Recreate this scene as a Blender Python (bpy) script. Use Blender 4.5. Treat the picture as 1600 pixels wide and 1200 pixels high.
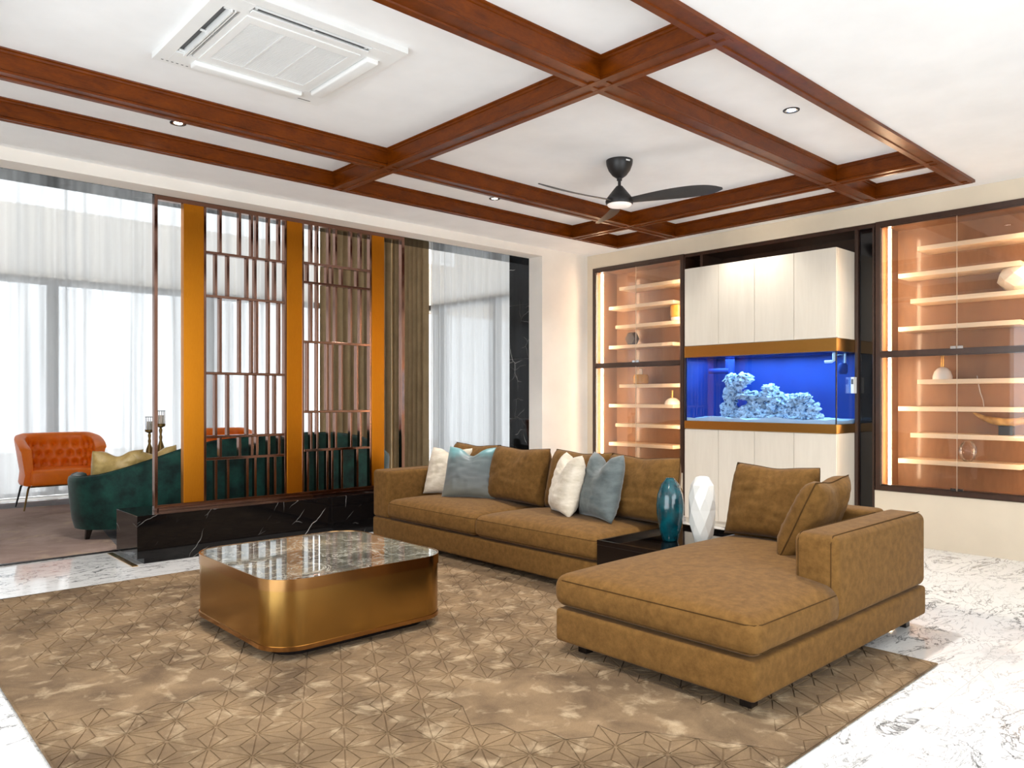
import bpy, bmesh, math, random
from mathutils import Vector, Matrix, Euler, noise

# ------------------------------------------------------------------ scene, camera, world, lights
for o in list(bpy.data.objects):
    bpy.data.objects.remove(o, do_unlink=True)
scene = bpy.context.scene
COL = scene.collection
random.seed(7)

FPX = 1183.49
TH = math.radians(47.355)          # camera heading measured from +X
cam_data = bpy.data.cameras.new('camera')
cam = bpy.data.objects.new('camera', cam_data)
COL.objects.link(cam)
cam.location = (0, 0, 1.4)
cam.rotation_euler = (math.pi/2, 0, TH - math.pi/2)
cam_data.sensor_width = 36
cam_data.lens = FPX*36/1600
cam_data.shift_y = 21/1600
cam_data.clip_end = 200
scene.camera = cam

scene.view_settings.view_transform = 'Standard'
scene.view_settings.look = 'None'
scene.view_settings.gamma = 1
scene.view_settings.use_curve_mapping = False
scene.view_settings.exposure = 0.90

world = bpy.data.worlds.new('overcast_sky')
scene.world = world
world.use_nodes = True
wbg = world.node_tree.nodes['Background']
wbg.inputs['Color'].default_value = (0.88, 0.95, 1.0, 1)
wbg.inputs['Strength'].default_value = 3.0

def area_light(name, loc, rot, sx, sy, energy, color):
    d = bpy.data.lights.new(name, 'AREA')
    d.shape = 'RECTANGLE'; d.size = sx; d.size_y = sy; d.energy = energy; d.color = color
    o = bpy.data.objects.new(name, d); COL.objects.link(o)
    o.location = loc; o.rotation_euler = rot
    return o
# daylight: the sky enters through the sitting room glazing and the unseen gaps added behind the camera; light portals mark them for the sampler
def portal(name, loc, rot, sx, sy):
    o = area_light(name, loc, rot, sx, sy, 0, (1, 1, 1)); o.data.cycles.is_portal = True
portal('portal_side', (-1.61, 2.2, 1.4), (0, math.radians(-90), 0), 2.8, 4.0)
portal('portal_rear', (2.5, -1.61, 1.4), (math.radians(90), 0, 0), 4.0, 2.8)
portal('portal_sitting_rear', (3.3, 12.49, 2.37), (math.radians(-90), 0, 0), 10.0, 4.7)
portal('portal_sitting_side', (8.27, 10.2, 2.37), (0, math.radians(90), 0), 4.7, 4.6)

# ------------------------------------------------------------------ materials
def lin(r, g, b):
    def c(v):
        v /= 255.0
        return v/12.92 if v <= 0.04045 else ((v+0.055)/1.055)**2.4
    return (c(r), c(g), c(b), 1)

class NT:
    def __init__(self, name):
        self.m = bpy.data.materials.new(name); self.m.use_nodes = True
        self.t = self.m.node_tree; self.n = self.t.nodes; self.l = self.t.links
        self.b = self.n['Principled BSDF']; self.out = self.n['Material Output']
    def node(self, typ, **kw):
        x = self.n.new(typ)
        for k, v in kw.items():
            if k in x.inputs: 
                self.inp(x, k, v)
            else: setattr(x, k, v)
        return x
    def inp(self, x, k, v):
        if isinstance(v, bpy.types.NodeSocket): self.l.new(v, x.inputs[k])
        else: x.inputs[k].default_value = v
    def set(self, **kw):
        for k, v in kw.items(): self.inp(self.b, k.replace('_', ' '), v)
    def pos(self, scale=(1, 1, 1), obj=False):
        if obj: s = self.node('ShaderNodeTexCoord').outputs['Object']
        else: s = self.node('ShaderNodeNewGeometry').outputs['Position']
        mp = self.node('ShaderNodeMapping'); self.l.new(s, mp.inputs['Vector']); mp.inputs['Scale'].default_value = scale
        return mp.outputs['Vector']
    def noise(self, vec, scale=5, detail=4, rough=0.55, distort=0.0):
        x = self.node('ShaderNodeTexNoise'); self.l.new(vec, x.inputs['Vector'])
        x.inputs['Scale'].default_value = scale; x.inputs['Detail'].default_value = detail
        x.inputs['Roughness'].default_value = rough; x.inputs['Distortion'].default_value = distort
        return x.outputs['Fac']
    def ramp(self, fac, stops):
        x = self.node('ShaderNodeValToRGB'); self.l.new(fac, x.inputs['Fac'])
        e = x.color_ramp.elements
        while len(e) < len(stops): e.new(0.5)
        for i, (p, c) in enumerate(stops):
            e[i].position = p; e[i].color = c if len(c) == 4 else (*c, 1)
        return x.outputs['Color']
    def math(self, op, a, b=None, clamp=False):
        x = self.node('ShaderNodeMath', operation=op); x.use_clamp = clamp
        self.inp(x, 0, a)
        if b is not None: self.inp(x, 1, b)
        return x.outputs[0]
    def mix(self, f, a, b, mode='MIX'):
        x = self.node('ShaderNodeMixRGB', blend_type=mode)
        self.inp(x, 'Fac', f); self.inp(x, 'Color1', a); self.inp(x, 'Color2', b)
        return x.outputs['Color']
    def bump(self, h, strength=0.3, dist=0.01):
        x = self.node('ShaderNodeBump'); self.l.new(h, x.inputs['Height'])
        x.inputs['Strength'].default_value = strength; x.inputs['Distance'].default_value = dist
        self.l.new(x.outputs['Normal'], self.b.inputs['Normal'])

MAT = {}
def simple(name, col, rough=0.5, metal=0.0, **kw):
    t = NT(name); t.set(Base_Color=col, Roughness=rough, Metallic=metal, **kw)
    v = t.noise(t.pos(), 3.0, 3); 
    t.l.new(t.mix(1.0, col, t.ramp(v, [(0.3, (0.94,)*3), (0.7, (1.0,)*3)]), 'MULTIPLY'), t.b.inputs['Base Color'])
    MAT[name] = t.m; return t

simple('ceiling_paint', lin(247, 247, 247), 0.9)
simple('wall_paint', lin(240, 233, 224), 0.85)
simple('white_plastic', lin(240, 240, 238), 0.4)
simple('grey_plastic', lin(95, 95, 96), 0.5)
simple('dark_void', lin(16, 15, 15), 0.7)
simple('black_wood', lin(22, 15, 12), 0.22)
simple('black_gloss', lin(14, 12, 13), 0.06)
simple('black_metal', lin(24, 22, 22), 0.4)
simple('fan_black', lin(30, 28, 28), 0.42)
simple('chrome', lin(215, 215, 218), 0.12, 1.0)
simple('brass', lin(196, 152, 84), 0.25, 1.0)
simple('old_brass', lin(120, 96, 58), 0.35, 1.0)
simple('window_frame_grey', lin(64, 66, 70), 0.5)
simple('outer_wall', lin(236, 222, 205), 0.9)
simple('warm_wall', lin(228, 213, 190), 0.85)
simple('ceramic_white', lin(238, 236, 230), 0.16)
simple('cream_ceramic', lin(236, 226, 208), 0.3)
simple('shelf_cream', lin(226, 205, 176), 0.5)
simple('led_housing', lin(230, 220, 205), 0.5)
simple('stone_grey', lin(190, 184, 178), 0.4)

def emis(name, col, s):
    t = NT(name); t.set(Base_Color=col, Emission_Color=col, Emission_Strength=s); MAT[name] = t.m
emis('led_warm', (1.0, 0.70, 0.44, 1), 32)
emis('lamp_glow', (1.0, 0.9, 0.75, 1), 9)
emis('fan_lens', (1.0, 0.92, 0.86, 1), 0.12)

# mahogany
def wood(name, dark, light, rough, scale=(1, 1, 1), g=1.0, coat=0.3, spec=0.5):
    t = NT(name)
    p = t.pos(scale)
    a = t.noise(p, 6*g, 6, 0.6, 0.6); b = t.noise(p, 38*g, 3, 0.5)
    c = t.ramp(a, [(0.3, dark), (0.7, light)])
    c = t.mix(0.25, c, t.ramp(b, [(0.35, dark), (0.65, light)]))
    t.set(Base_Color=c, Roughness=rough, Coat_Weight=coat, Coat_Roughness=0.12, Specular_IOR_Level=spec)
    t.bump(b, 0.06, 0.004)
    MAT[name] = t.m
wood('mahogany', lin(76, 30, 0), lin(118, 54, 1), 0.33, (1, 1, 3), 1.0, 0.0, 0.22)
wood('cabinet_frame', lin(50, 30, 20), lin(72, 45, 30), 0.35, (1, 1, 0.3))
wood('cabinet_back', lin(126, 90, 60), lin(148, 108, 74), 0.5, (1, 1, 0.25))
wood('niche_wood', lin(46, 28, 19), lin(66, 41, 28), 0.3, (1, 1, 0.2))
wood('pale_laminate', lin(222, 212, 196), lin(232, 223, 208), 0.42, (1, 1, 0.12), 1.0, 0.0)

# white marble tile
t = NT('white_marble')
rnd = t.node('ShaderNodeObjectInfo').outputs['Random']
off = t.node('ShaderNodeCombineXYZ'); t.l.new(t.math('MULTIPLY', rnd, 13.0), off.inputs[0]); t.l.new(t.math('MULTIPLY', rnd, 37.0), off.inputs[1])
mp = t.node('ShaderNodeMapping'); t.l.new(t.node('ShaderNodeNewGeometry').outputs['Position'], mp.inputs['Vector'])
mp.inputs['Rotation'].default_value = (0, 0, 0.45); mp.inputs['Scale'].default_value = (0.55, 1.25, 1)
ad = t.node('ShaderNodeVectorMath', operation='ADD'); t.l.new(mp.outputs[0], ad.inputs[0]); t.l.new(off.outputs[0], ad.inputs[1])
v = ad.outputs[0]
def vein(t, v, sc, w, detail=7, distort=1.2):
    n = t.noise(v, sc, detail, 0.62, distort)
    d = t.math('ABSOLUTE', t.math('SUBTRACT', n, 0.5))
    return t.math('SUBTRACT', 1.0, t.math('DIVIDE', d, w, clamp=True), clamp=True)
v1 = vein(t, v, 2.2, 0.014); v2 = vein(t, v, 6.0, 0.013); 
m1 = t.ramp(t.noise(v, 1.1, 3), [(0.37, (0, 0, 0)), (0.5, (1, 1, 1))])
m2 = t.ramp(t.noise(v, 2.3, 3), [(0.38, (0, 0, 0)), (0.5, (1, 1, 1))])
cloud = t.ramp(t.noise(v, 1.6, 6, 0.65, 0.8), [(0.62, (0, 0, 0)), (0.84, (1, 1, 1))])
c = t.mix(cloud, lin(224, 223, 221), lin(140, 143, 140))
vv = t.math('ADD', t.math('MULTIPLY', v1, m1), t.math('MULTIPLY', t.math('MULTIPLY', v2, m2), 0.75), clamp=True)
c = t.mix(t.math('MULTIPLY', vv, 0.85), c, lin(50, 52, 54))
t.set(Base_Color=c, Roughness=0.07); MAT['white_marble'] = t.m

# black marble
t = NT('black_marble'); v = t.pos((1, 1, 0.6))
for _n in t.n:
    if _n.type == 'MAPPING': _n.inputs['Rotation'].default_value = (0.5, 0.6, 0)
wob = t.node('ShaderNodeTexNoise'); t.l.new(v, wob.inputs['Vector']); wob.inputs['Scale'].default_value = 5.0; wob.inputs['Detail'].default_value = 4
sx_ = t.node('ShaderNodeSeparateXYZ'); t.l.new(t.node('ShaderNodeNewGeometry').outputs['Position'], sx_.inputs[0])
cx_ = t.node('ShaderNodeCombineXYZ'); y7 = t.math('MULTIPLY', sx_.outputs[1], .7)
t.l.new(t.math('ADD', t.math('SUBTRACT', sx_.outputs[0], t.math('MULTIPLY', sx_.outputs[2], .6)), y7), cx_.inputs[0]); t.l.new(t.math('ADD', t.math('MULTIPLY', sx_.outputs[2], .75), y7), cx_.inputs[1])
vm = t.node('ShaderNodeVectorMath', operation='MULTIPLY_ADD'); t.l.new(wob.outputs['Color'], vm.inputs[0]); vm.inputs[1].default_value = (.13, .13, .13); t.l.new(cx_.outputs[0], vm.inputs[2])
def crack(sc, w):
    x = t.node('ShaderNodeTexVoronoi', voronoi_dimensions='2D', feature='DISTANCE_TO_EDGE'); t.l.new(vm.outputs[0], x.inputs['Vector']); x.inputs['Scale'].default_value = sc
    return t.math('SUBTRACT', 1.0, t.math('DIVIDE', x.outputs['Distance'], w, clamp=True), clamp=True)
m1 = t.ramp(t.noise(v, 2.2, 2), [(0.50, (0, 0, 0)), (0.60, (1, 1, 1))]); m2 = t.ramp(t.noise(v, 3.5, 2), [(0.52, (0, 0, 0)), (0.62, (1, 1, 1))])
vv = t.math('ADD', t.math('MULTIPLY', crack(1.7, 0.007), m1), t.math('MULTIPLY', t.math('MULTIPLY', crack(4.5, 0.012), m2), 0.45), clamp=True)
t.set(Base_Color=t.mix(vv, lin(15, 13, 13), lin(205, 200, 195)), Roughness=0.04, Specular_IOR_Level=0.3); MAT['black_marble'] = t.m

# dark green/grey table stone
t = NT('grey_stone'); v = t.pos()
v1 = vein(t, v, 3.0, 0.014, 7, 1.5); v2 = vein(t, v, 7.0, 0.02, 6, 1.0)
base = t.ramp(t.noise(v, 2.6, 6, 0.6, 0.8), [(0.35, lin(48, 54, 52)), (0.55, lin(96, 96, 86)), (0.72, lin(150, 134, 106))])
c = t.mix(t.math('MULTIPLY', t.math('MAXIMUM', v1, t.math('MULTIPLY', v2, 0.5)), 0.7), base, lin(205, 200, 185))
t.set(Base_Color=c, Roughness=0.04, Specular_IOR_Level=0.8); MAT['grey_stone'] = t.m

# rug pile
def rugmat(name, a, b, hi, s1=1.6):
    t = NT(name); v = t.pos()
    n1 = t.noise(v, s1, 6, 0.62, 0.6); n2 = t.noise(v, s1*3.2, 4, 0.6, 0.4); n3 = t.noise(v, 260, 2)
    c = t.ramp(n1, [(0.32, a), (0.62, b)])
    c = t.mix(t.ramp(n2, [(0.54, (0, 0, 0)), (0.76, (0.75,)*3)]), c, hi)
    c = t.mix(0.28, c, t.mix(n3, (0.02, 0.012, 0.006, 1), (1, 1, 1, 1)), 'OVERLAY')
    t.set(Base_Color=c, Roughness=0.95, Sheen_Weight=0.04, Specular_IOR_Level=0.1); t.bump(n3, 0.5, 0.004)
    MAT[name] = t.m
rugmat('tan_pile', lin(92, 73, 53), lin(134, 110, 82), lin(192, 170, 138), 2.4)
rugmat('mauve_pile', lin(140, 116, 106), lin(176, 152, 140), lin(196, 172, 142), 1.3)
rugmat('slate_pile', lin(98, 95, 97), lin(122, 117, 117), lin(150, 142, 138), 1.4)

# upholstery
def fabric(name, a, b, scale=3.0, weave=420, sheen=0.25, rough=0.85, bump=0.25, stretch=(1, 1, 1), obj=False, spec=0.2):
    t = NT(name); v = t.pos(stretch, obj)
    n1 = t.noise(v, scale, 6, 0.65); n2 = t.noise(v, weave, 2)
    c = t.ramp(n1, [(0.34, a), (0.66, b)])
    c = t.mix(0.22, c, t.mix(n2, (0.05,)*3+(1,), (1, 1, 1, 1)), 'OVERLAY')
    t.set(Base_Color=c, Roughness=rough, Sheen_Weight=sheen, Sheen_Roughness=0.4, Specular_IOR_Level=spec)
    t.bump(n2, bump, 0.003); MAT[name] = t.m
fabric('brown_fabric', lin(96, 67, 31), lin(117, 84, 42), 22, sheen=0.06, spec=0.12)
fabric('seam_thread', lin(66, 45, 20), lin(74, 52, 26), 9, sheen=0.0, spec=0.1)
fabric('cream_silk', lin(196, 182, 160), lin(226, 214, 196), 7, 300, 0.3, 0.55, 0.2, (1, 1, 3))
fabric('steel_silk', lin(84, 92, 92), lin(110, 117, 116), 6, 300, 0.3, 0.5, 0.2, (1, 1, 3))
fabric('gold_silk', lin(178, 146, 84), lin(214, 184, 118), 8, 200, 0.3, 0.35, 0.1, spec=0.5)
fabric('cream_gold', lin(214, 190, 146), lin(232, 212, 172), 8, 200, 0.3, 0.5, 0.1)
fabric('green_velvet', lin(3, 26, 24), lin(18, 66, 57), 6, 260, 0.35, 0.6, 0.15)
fabric('orange_leather', lin(236, 112, 10), lin(248, 124, 16), 5, 90, 0.0, 0.38, 0.08, spec=0.45)
fabric('brown_drape', lin(166, 142, 106), lin(184, 158, 120), 3, 300, 0.2, 0.8, 0.15)
# teal-to-grey silk, fades with height on the pillow itself
t = NT('teal_silk'); tc = t.node('ShaderNodeTexCoord').outputs['Object']; sp = t.node('ShaderNodeSeparateXYZ'); t.l.new(tc, sp.inputs[0])
f = t.math('ADD', t.math('MULTIPLY', sp.outputs[2], 1.8), t.math('MULTIPLY', t.noise(tc, 4, 5), 0.35))
c = t.ramp(f, [(0.2, lin(112, 112, 102)), (0.5, lin(92, 97, 97)), (0.84, lin(98, 110, 110)), (1.0, lin(92, 146, 148))])
t.set(Base_Color=c, Roughness=0.45, Sheen_Weight=0.3); t.bump(t.noise(tc, 240, 2), 0.12, 0.003); MAT['teal_silk'] = t.m

# metals
def brushed(name, col, rough, scale, col2=None):
    t = NT(name); n = t.noise(t.pos(scale), 500, 3)
    t.set(Base_Color=t.ramp(n, [(0.3, col), (0.7, col2 or col)]), Metallic=1.0, Roughness=t.math('ADD', t.math('MULTIPLY', n, 0.03), rough))
    MAT[name] = t.m
brushed('gold_panel', lin(196, 122, 28), 0.28, (1, 1, 0.05), lin(204, 130, 34))
brushed('bronze_brushed', lin(166, 130, 70), 0.2, (1, 1, 0.04), lin(174, 136, 76))
brushed('bronze_band', lin(168, 126, 78), 0.16, (1, 1, 0.04), lin(176, 134, 84))
brushed('bronze_mirror', lin(138, 104, 90), 0.1, (1, 1, 0.1), lin(146, 112, 98))
brushed('hood_gold', lin(190, 140, 70), 0.28, (1, 0.05, 1), lin(198, 148, 78))

# glazes
t = NT('teal_glaze'); v = t.pos(); t.set(Base_Color=t.ramp(t.noise(v, 14, 4), [(0.35, lin(0, 50, 60)), (0.65, lin(3, 82, 92))]), Roughness=0.08, Coat_Weight=0.6)
t.bump(t.noise(v, 60, 3), 0.25, 0.006); MAT['teal_glaze'] = t.m
t = NT('pierced_bronze'); v = t.pos(); t.set(Base_Color=t.ramp(t.noise(v, 120, 2), [(0.45, lin(26, 17, 11)), (0.55, lin(84, 58, 34))]), Roughness=0.5); MAT['pierced_bronze'] = t.m
t = NT('horn'); v = t.pos(); t.set(Base_Color=t.ramp(t.noise(v, 16, 5), [(0.3, lin(120, 84, 40)), (0.7, lin(196, 158, 96))]), Roughness=0.3); MAT['horn'] = t.m

def glassmat(name, tint, refl=1.0, rough=0.0):
    t = NT(name); t.n.remove(t.b)
    fr = t.node('ShaderNodeFresnel'); fr.inputs['IOR'].default_value = 1.5
    tr = t.node('ShaderNodeBsdfTransparent'); tr.inputs['Color'].default_value = tint
    gl = t.node('ShaderNodeBsdfGlossy'); gl.inputs['Roughness'].default_value = rough
    mx = t.node('ShaderNodeMixShader'); t.l.new(t.math('MULTIPLY', fr.outputs[0], refl), mx.inputs[0])
    t.l.new(tr.outputs[0], mx.inputs[1]); t.l.new(gl.outputs[0], mx.inputs[2]); t.l.new(mx.outputs[0], t.out.inputs[0])
    MAT[name] = t.m
glassmat('clear_glass', (0.97, 0.97, 0.97, 1), 0.7)
glassmat('tank_glass', (0.86, 0.93, 1.0, 1), 0.4)
glassmat('water', (0.55, 0.75, 1.0, 1), 0.3)
simple('amber_glass', lin(206, 152, 62), 0.15)
simple('glass_edge', lin(235, 225, 205), 0.2)
# aquarium
t = NT('tank_blue'); v = t.pos(); t.set(Base_Color=t.ramp(t.noise(v, 1.5, 2), [(0.3, (0, .020, .18, 1)), (0.7, (0, .042, .26, 1))]), Roughness=0.7); MAT['tank_blue'] = t.m
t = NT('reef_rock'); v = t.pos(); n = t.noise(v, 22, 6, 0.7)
t.set(Base_Color=t.ramp(n, [(0.38, lin(40, 80, 120)), (0.52, lin(236, 240, 244))]), Roughness=0.9); t.bump(n, 0.9, 0.03); MAT['reef_rock'] = t.m  # dark blue crevice shade painted into the low spots of the rock colour
simple('white_sand', lin(228, 236, 244), 0.95)

# sheer curtain
t = NT('sheer'); t.n.remove(t.b)
tl = t.node('ShaderNodeBsdfTranslucent'); tl.inputs['Color'].default_value = (0.43, 0.43, 0.43, 1)
df = t.node('ShaderNodeBsdfDiffuse'); df.inputs['Color'].default_value = (0.85, 0.85, 0.85, 1)
tr = t.node('ShaderNodeBsdfTransparent')
weave = t.noise(t.pos((1, 1, 0.02)), 9, 3)
m1 = t.node('ShaderNodeMixShader'); m1.inputs[0].default_value = 0.3; t.l.new(tl.outputs[0], m1.inputs[1]); t.l.new(df.outputs[0], m1.inputs[2])
m2 = t.node('ShaderNodeMixShader'); t.l.new(t.math('MULTIPLY', t.math('ADD', weave, -0.22), 0.42, clamp=True), m2.inputs[0])
t.l.new(m1.outputs[0], m2.inputs[1]); t.l.new(tr.outputs[0], m2.inputs[2]); t.l.new(m2.outputs[0], t.out.inputs[0]); MAT['sheer'] = t.m

# ------------------------------------------------------------------ mesh helpers
ORG = {}
class MB:
    def __init__(s): s.v = []; s.f = []
    def add(s, vs, fs):
        o = len(s.v); s.v += [tuple(p) for p in vs]; s.f += [tuple(i+o for i in f) for f in fs]; return s
    def box(s, x0, x1, y0, y1, z0, z1):
        return s.add([(x0,y0,z0),(x1,y0,z0),(x1,y1,z0),(x0,y1,z0),(x0,y0,z1),(x1,y0,z1),(x1,y1,z1),(x0,y1,z1)],
                     [(0,3,2,1),(4,5,6,7),(0,1,5,4),(1,2,6,5),(2,3,7,6),(3,0,4,7)])
    def bbox(s, x0, x1, y0, y1, z0, z1, b=0.004):
        return s.rbox(x0, x1, y0, y1, z0, z1, b, 1, 1)
    def rbox(s, x0, x1, y0, y1, z0, z1, r, k=3, m=2, crown=0.0, belly=0.0, sag=None):
        c = ((x0+x1)/2, (y0+y1)/2, (z0+z1)/2); h = ((x1-x0)/2, (y1-y0)/2, (z1-z0)/2)
        r = min(r, h[0]*.98, h[1]*.98, h[2]*.98)
        def samples(a):
            e = [-a + r*(1-math.cos(math.pi/2*i/k)) if k > 1 else -a + r*i/k for i in range(k+1)]
            inner = [(-a+r) + (2*a-2*r)*j/m for j in range(1, m)]
            return e + inner + [-q for q in reversed(e)]
        S = [samples(h[i]) for i in range(3)]
        idx = {}; vs = []; fs = []
        def pt(p):
            q = [max(-h[i]+r, min(h[i]-r, p[i])) for i in range(3)]
            d = [p[i]-q[i] for i in range(3)]; L = math.sqrt(sum(e*e for e in d))
            if L > 1e-9: p = [q[i]+r*d[i]/L for i in range(3)]
            u = p[0]/h[0]; w = p[1]/h[1]; t_ = p[2]/h[2]
            pz = p[2]
            if crown: 
                cz = crown*max(0, 1-u**4)*max(0, 1-w**4)
                pz += cz*(t_ if t_ > 0 else 0)
            px, py = p[0], p[1]
            if belly:
                bb = belly*max(0, 1-t_*t_)
                px += bb*u; py += bb*w
            key = (round(px, 5), round(py, 5), round(pz, 5))
            if key not in idx:
                idx[key] = len(vs); vs.append((px+c[0], py+c[1], pz+c[2]))
            return idx[key]
        for ax in range(3):
            a, b = (ax+1) % 3, (ax+2) % 3
            for sg in (-1, 1):
                for i in range(len(S[a])-1):
                    for j in range(len(S[b])-1):
                        q = []
                        for di, dj in ((0,0),(1,0),(1,1),(0,1)):
                            p = [0,0,0]; p[ax] = sg*h[ax]; p[a] = S[a][i+di]; p[b] = S[b][j+dj]; q.append(pt(p))
                        if sg < 0: q.reverse()
                        qq = [q[n] for n in range(4) if q[n] != q[n-1]]
                        if len(set(qq)) >= 3: fs.append(tuple(qq))
        return s.add(vs, fs)
    def tube(s, pts, r, n=8, cap=True, closed=False):
        pts = [Vector(p) for p in pts]; N = len(pts); vs = []; fs = []
        rr = r if isinstance(r, (list, tuple)) else [r]*N
        prev = None
        for i, p in enumerate(pts):
            if closed: d = pts[(i+1) % N]-pts[i-1]
            else: d = pts[min(i+1, N-1)]-pts[max(i-1, 0)]
            d.normalize()
            if prev is None:
                up = Vector((0,0,1)) if abs(d.z) < .9 else Vector((1,0,0))
                a = d.cross(up).normalized()
            else:
                a = (prev - d*prev.dot(d)).normalized()
            prev = a; b = d.cross(a)
            for k in range(n):
                t_ = 2*math.pi*k/n; vs.append(p+(a*math.cos(t_)+b*math.sin(t_))*rr[i])
        for i in range(N if closed else N-1):
            j = (i+1) % N
            for k in range(n):
                fs.append((i*n+k, i*n+(k+1) % n, j*n+(k+1) % n, j*n+k))
        if cap and not closed:
            fs.append(tuple(range(n-1, -1, -1))); fs.append(tuple((N-1)*n+k for k in range(n)))
        return s.add(vs, fs)
    def lathe(s, prof, n=32, c=(0,0,0), cap=True):
        vs = []; fs = []
        for r, z in prof:
            for k in range(n):
                a = 2*math.pi*k/n; vs.append((c[0]+r*math.cos(a), c[1]+r*math.sin(a), c[2]+z))
        for i in range(len(prof)-1):
            for k in range(n):
                fs.append((i*n+k, i*n+(k+1) % n, (i+1)*n+(k+1) % n, (i+1)*n+k))
        if cap:
            fs.append(tuple(range(n-1, -1, -1))); fs.append(tuple((len(prof)-1)*n+k for k in range(n)))
        return s.add(vs, fs)
    def prism(s, poly, z0, z1):
        n = len(poly)
        return s.add([(x,y,z0) for x,y in poly]+[(x,y,z1) for x,y in poly],
                     [tuple(range(n-1,-1,-1)), tuple(range(n,2*n))]+[(i,(i+1)%n,n+(i+1)%n,n+i) for i in range(n)])
    def extrude(s, prof, axis, a0, a1):
        """prof: closed list of (t, z); axis 'x' -> t is y, axis 'y' -> t is x"""
        n = len(prof)
        P = (lambda a, t, z: (a, t, z)) if axis == 'x' else (lambda a, t, z: (t, a, z))
        return s.add([P(a0,t,z) for t,z in prof]+[P(a1,t,z) for t,z in prof],
                     [tuple(range(n)), tuple(range(2*n-1,n-1,-1))]+[(i,n+i,n+(i+1)%n,(i+1)%n) for i in range(n)])
    def loft(s, rings, closed_ring=True, caps=True):
        n = len(rings[0]); vs = [p for r in rings for p in r]; fs = []
        for i in range(len(rings)-1):
            for k in range(n if closed_ring else n-1):
                fs.append((i*n+k, i*n+(k+1)%n, (i+1)*n+(k+1)%n, (i+1)*n+k))
        if caps and closed_ring:
            fs.append(tuple(range(n-1,-1,-1))); fs.append(tuple((len(rings)-1)*n+k for k in range(n)))
        return s.add(vs, fs)
    def move(s, f):
        s.v = [tuple(f(p)) for p in s.v]; return s
    def build(s, name, mat, parent=None, smooth=False, local=False, fix=True):
        org = (0,0,0)
        if parent is not None: org = ORG.get(parent.name, (0,0,0))
        vs = s.v if local else [(x-org[0], y-org[1], z-org[2]) for x,y,z in s.v]
        me = bpy.data.meshes.new(name); me.from_pydata(vs, [], s.f); me.validate()
        if fix:
            bm = bmesh.new(); bm.from_mesh(me); bmesh.ops.recalc_face_normals(bm, faces=bm.faces); bm.to_mesh(me); bm.free()
        if smooth:
            me.polygons.foreach_set('use_smooth', [True]*len(me.polygons))
            if smooth != 'all':
                me.set_sharp_from_angle(angle=math.radians(smooth if not isinstance(smooth, bool) else 40))
        me.materials.append(MAT[mat])
        o = bpy.data.objects.new(name, me); COL.objects.link(o)
        if parent is not None: o.parent = parent
        ORG[o.name] = (0,0,0) if local else org
        if parent is None: ORG[o.name] = (0,0,0)
        return o

def tag(o, label, cat, group=None):
    o['label'] = label; o['category'] = cat
    if group: o['group'] = group
    return o
def thing(name, label, cat, loc=(0,0,0), rotz=0.0, group=None, rot=None):
    o = bpy.data.objects.new(name, None); COL.objects.link(o); o.empty_display_size = 0.1
    o.location = loc; o.rotation_euler = rot or (0, 0, rotz)
    ORG[o.name] = tuple(loc); return tag(o, label, cat, group)
def struct(o): o['kind'] = 'structure'; return o
def sroot(name, loc=(0,0,0)):
    o = bpy.data.objects.new(name, None); COL.objects.link(o); o.location = loc; ORG[o.name] = tuple(loc); o.empty_display_size = .1
    return struct(o)
def copy_tree(o, parent=None):
    c = o.copy(); COL.objects.link(c); c.parent = parent; ORG[c.name] = ORG.get(o.name, (0,0,0))
    for ch in list(o.children): copy_tree(ch, c)
    return c
def dup_mesh(o, name, loc, parent):
    c = bpy.data.objects.new(name, o.data); COL.objects.link(c); c.parent = parent; c.location = loc; return c
def rrect(x0, x1, y0, y1, r, n=8):
    p = []
    for cx, cy, a0 in ((x1-r,y1-r,0),(x0+r,y1-r,90),(x0+r,y0+r,180),(x1-r,y0+r,270)):
        for k in range(n+1):
            a = math.radians(a0+90*k/n); p.append((cx+r*math.cos(a), cy+r*math.sin(a)))
    return p

# ------------------------------------------------------------------ setting: floor
XW, YW, ZC, ZP = 7.588, 6.752, 3.279, 3.40       # right wall face, opening wall face, ceiling, coffer panels
XB, YB, ZB = 8.30, 12.52, 4.75                    # rear sitting room: side glazing, rear glazing, ceiling
floor = struct(MB().box(-1.6, XB+.3, -1.6, YB+.3, -0.12, -0.02).build('floor', 'wall_paint'))
S = 1.2
tile = None
x = -1.2 - 0.4
ix = 0
for ix in range(9):
    for iy in range(12):
        x0 = -1.75 + ix*S; y0 = 1.22 - 3*S + iy*S
        x1 = min(x0+S, XB+.3); y1 = min(y0+S, YB+.3)
        if x1-x0 < .3 or y1-y0 < .3: continue
        if tile is None or abs(x1-x0-S) > 1e-6 or abs(y1-y0-S) > 1e-6:
            o = MB().box(0, x1-x0-.0012, 0, y1-y0-.0012, -.02, 0).build('tile', 'white_marble', floor, local=True); o.location = (x0, y0, 0)
            if tile is None: tile = o
        else:
            dup_mesh(tile, 'tile', (x0, y0, 0), floor)

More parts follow.
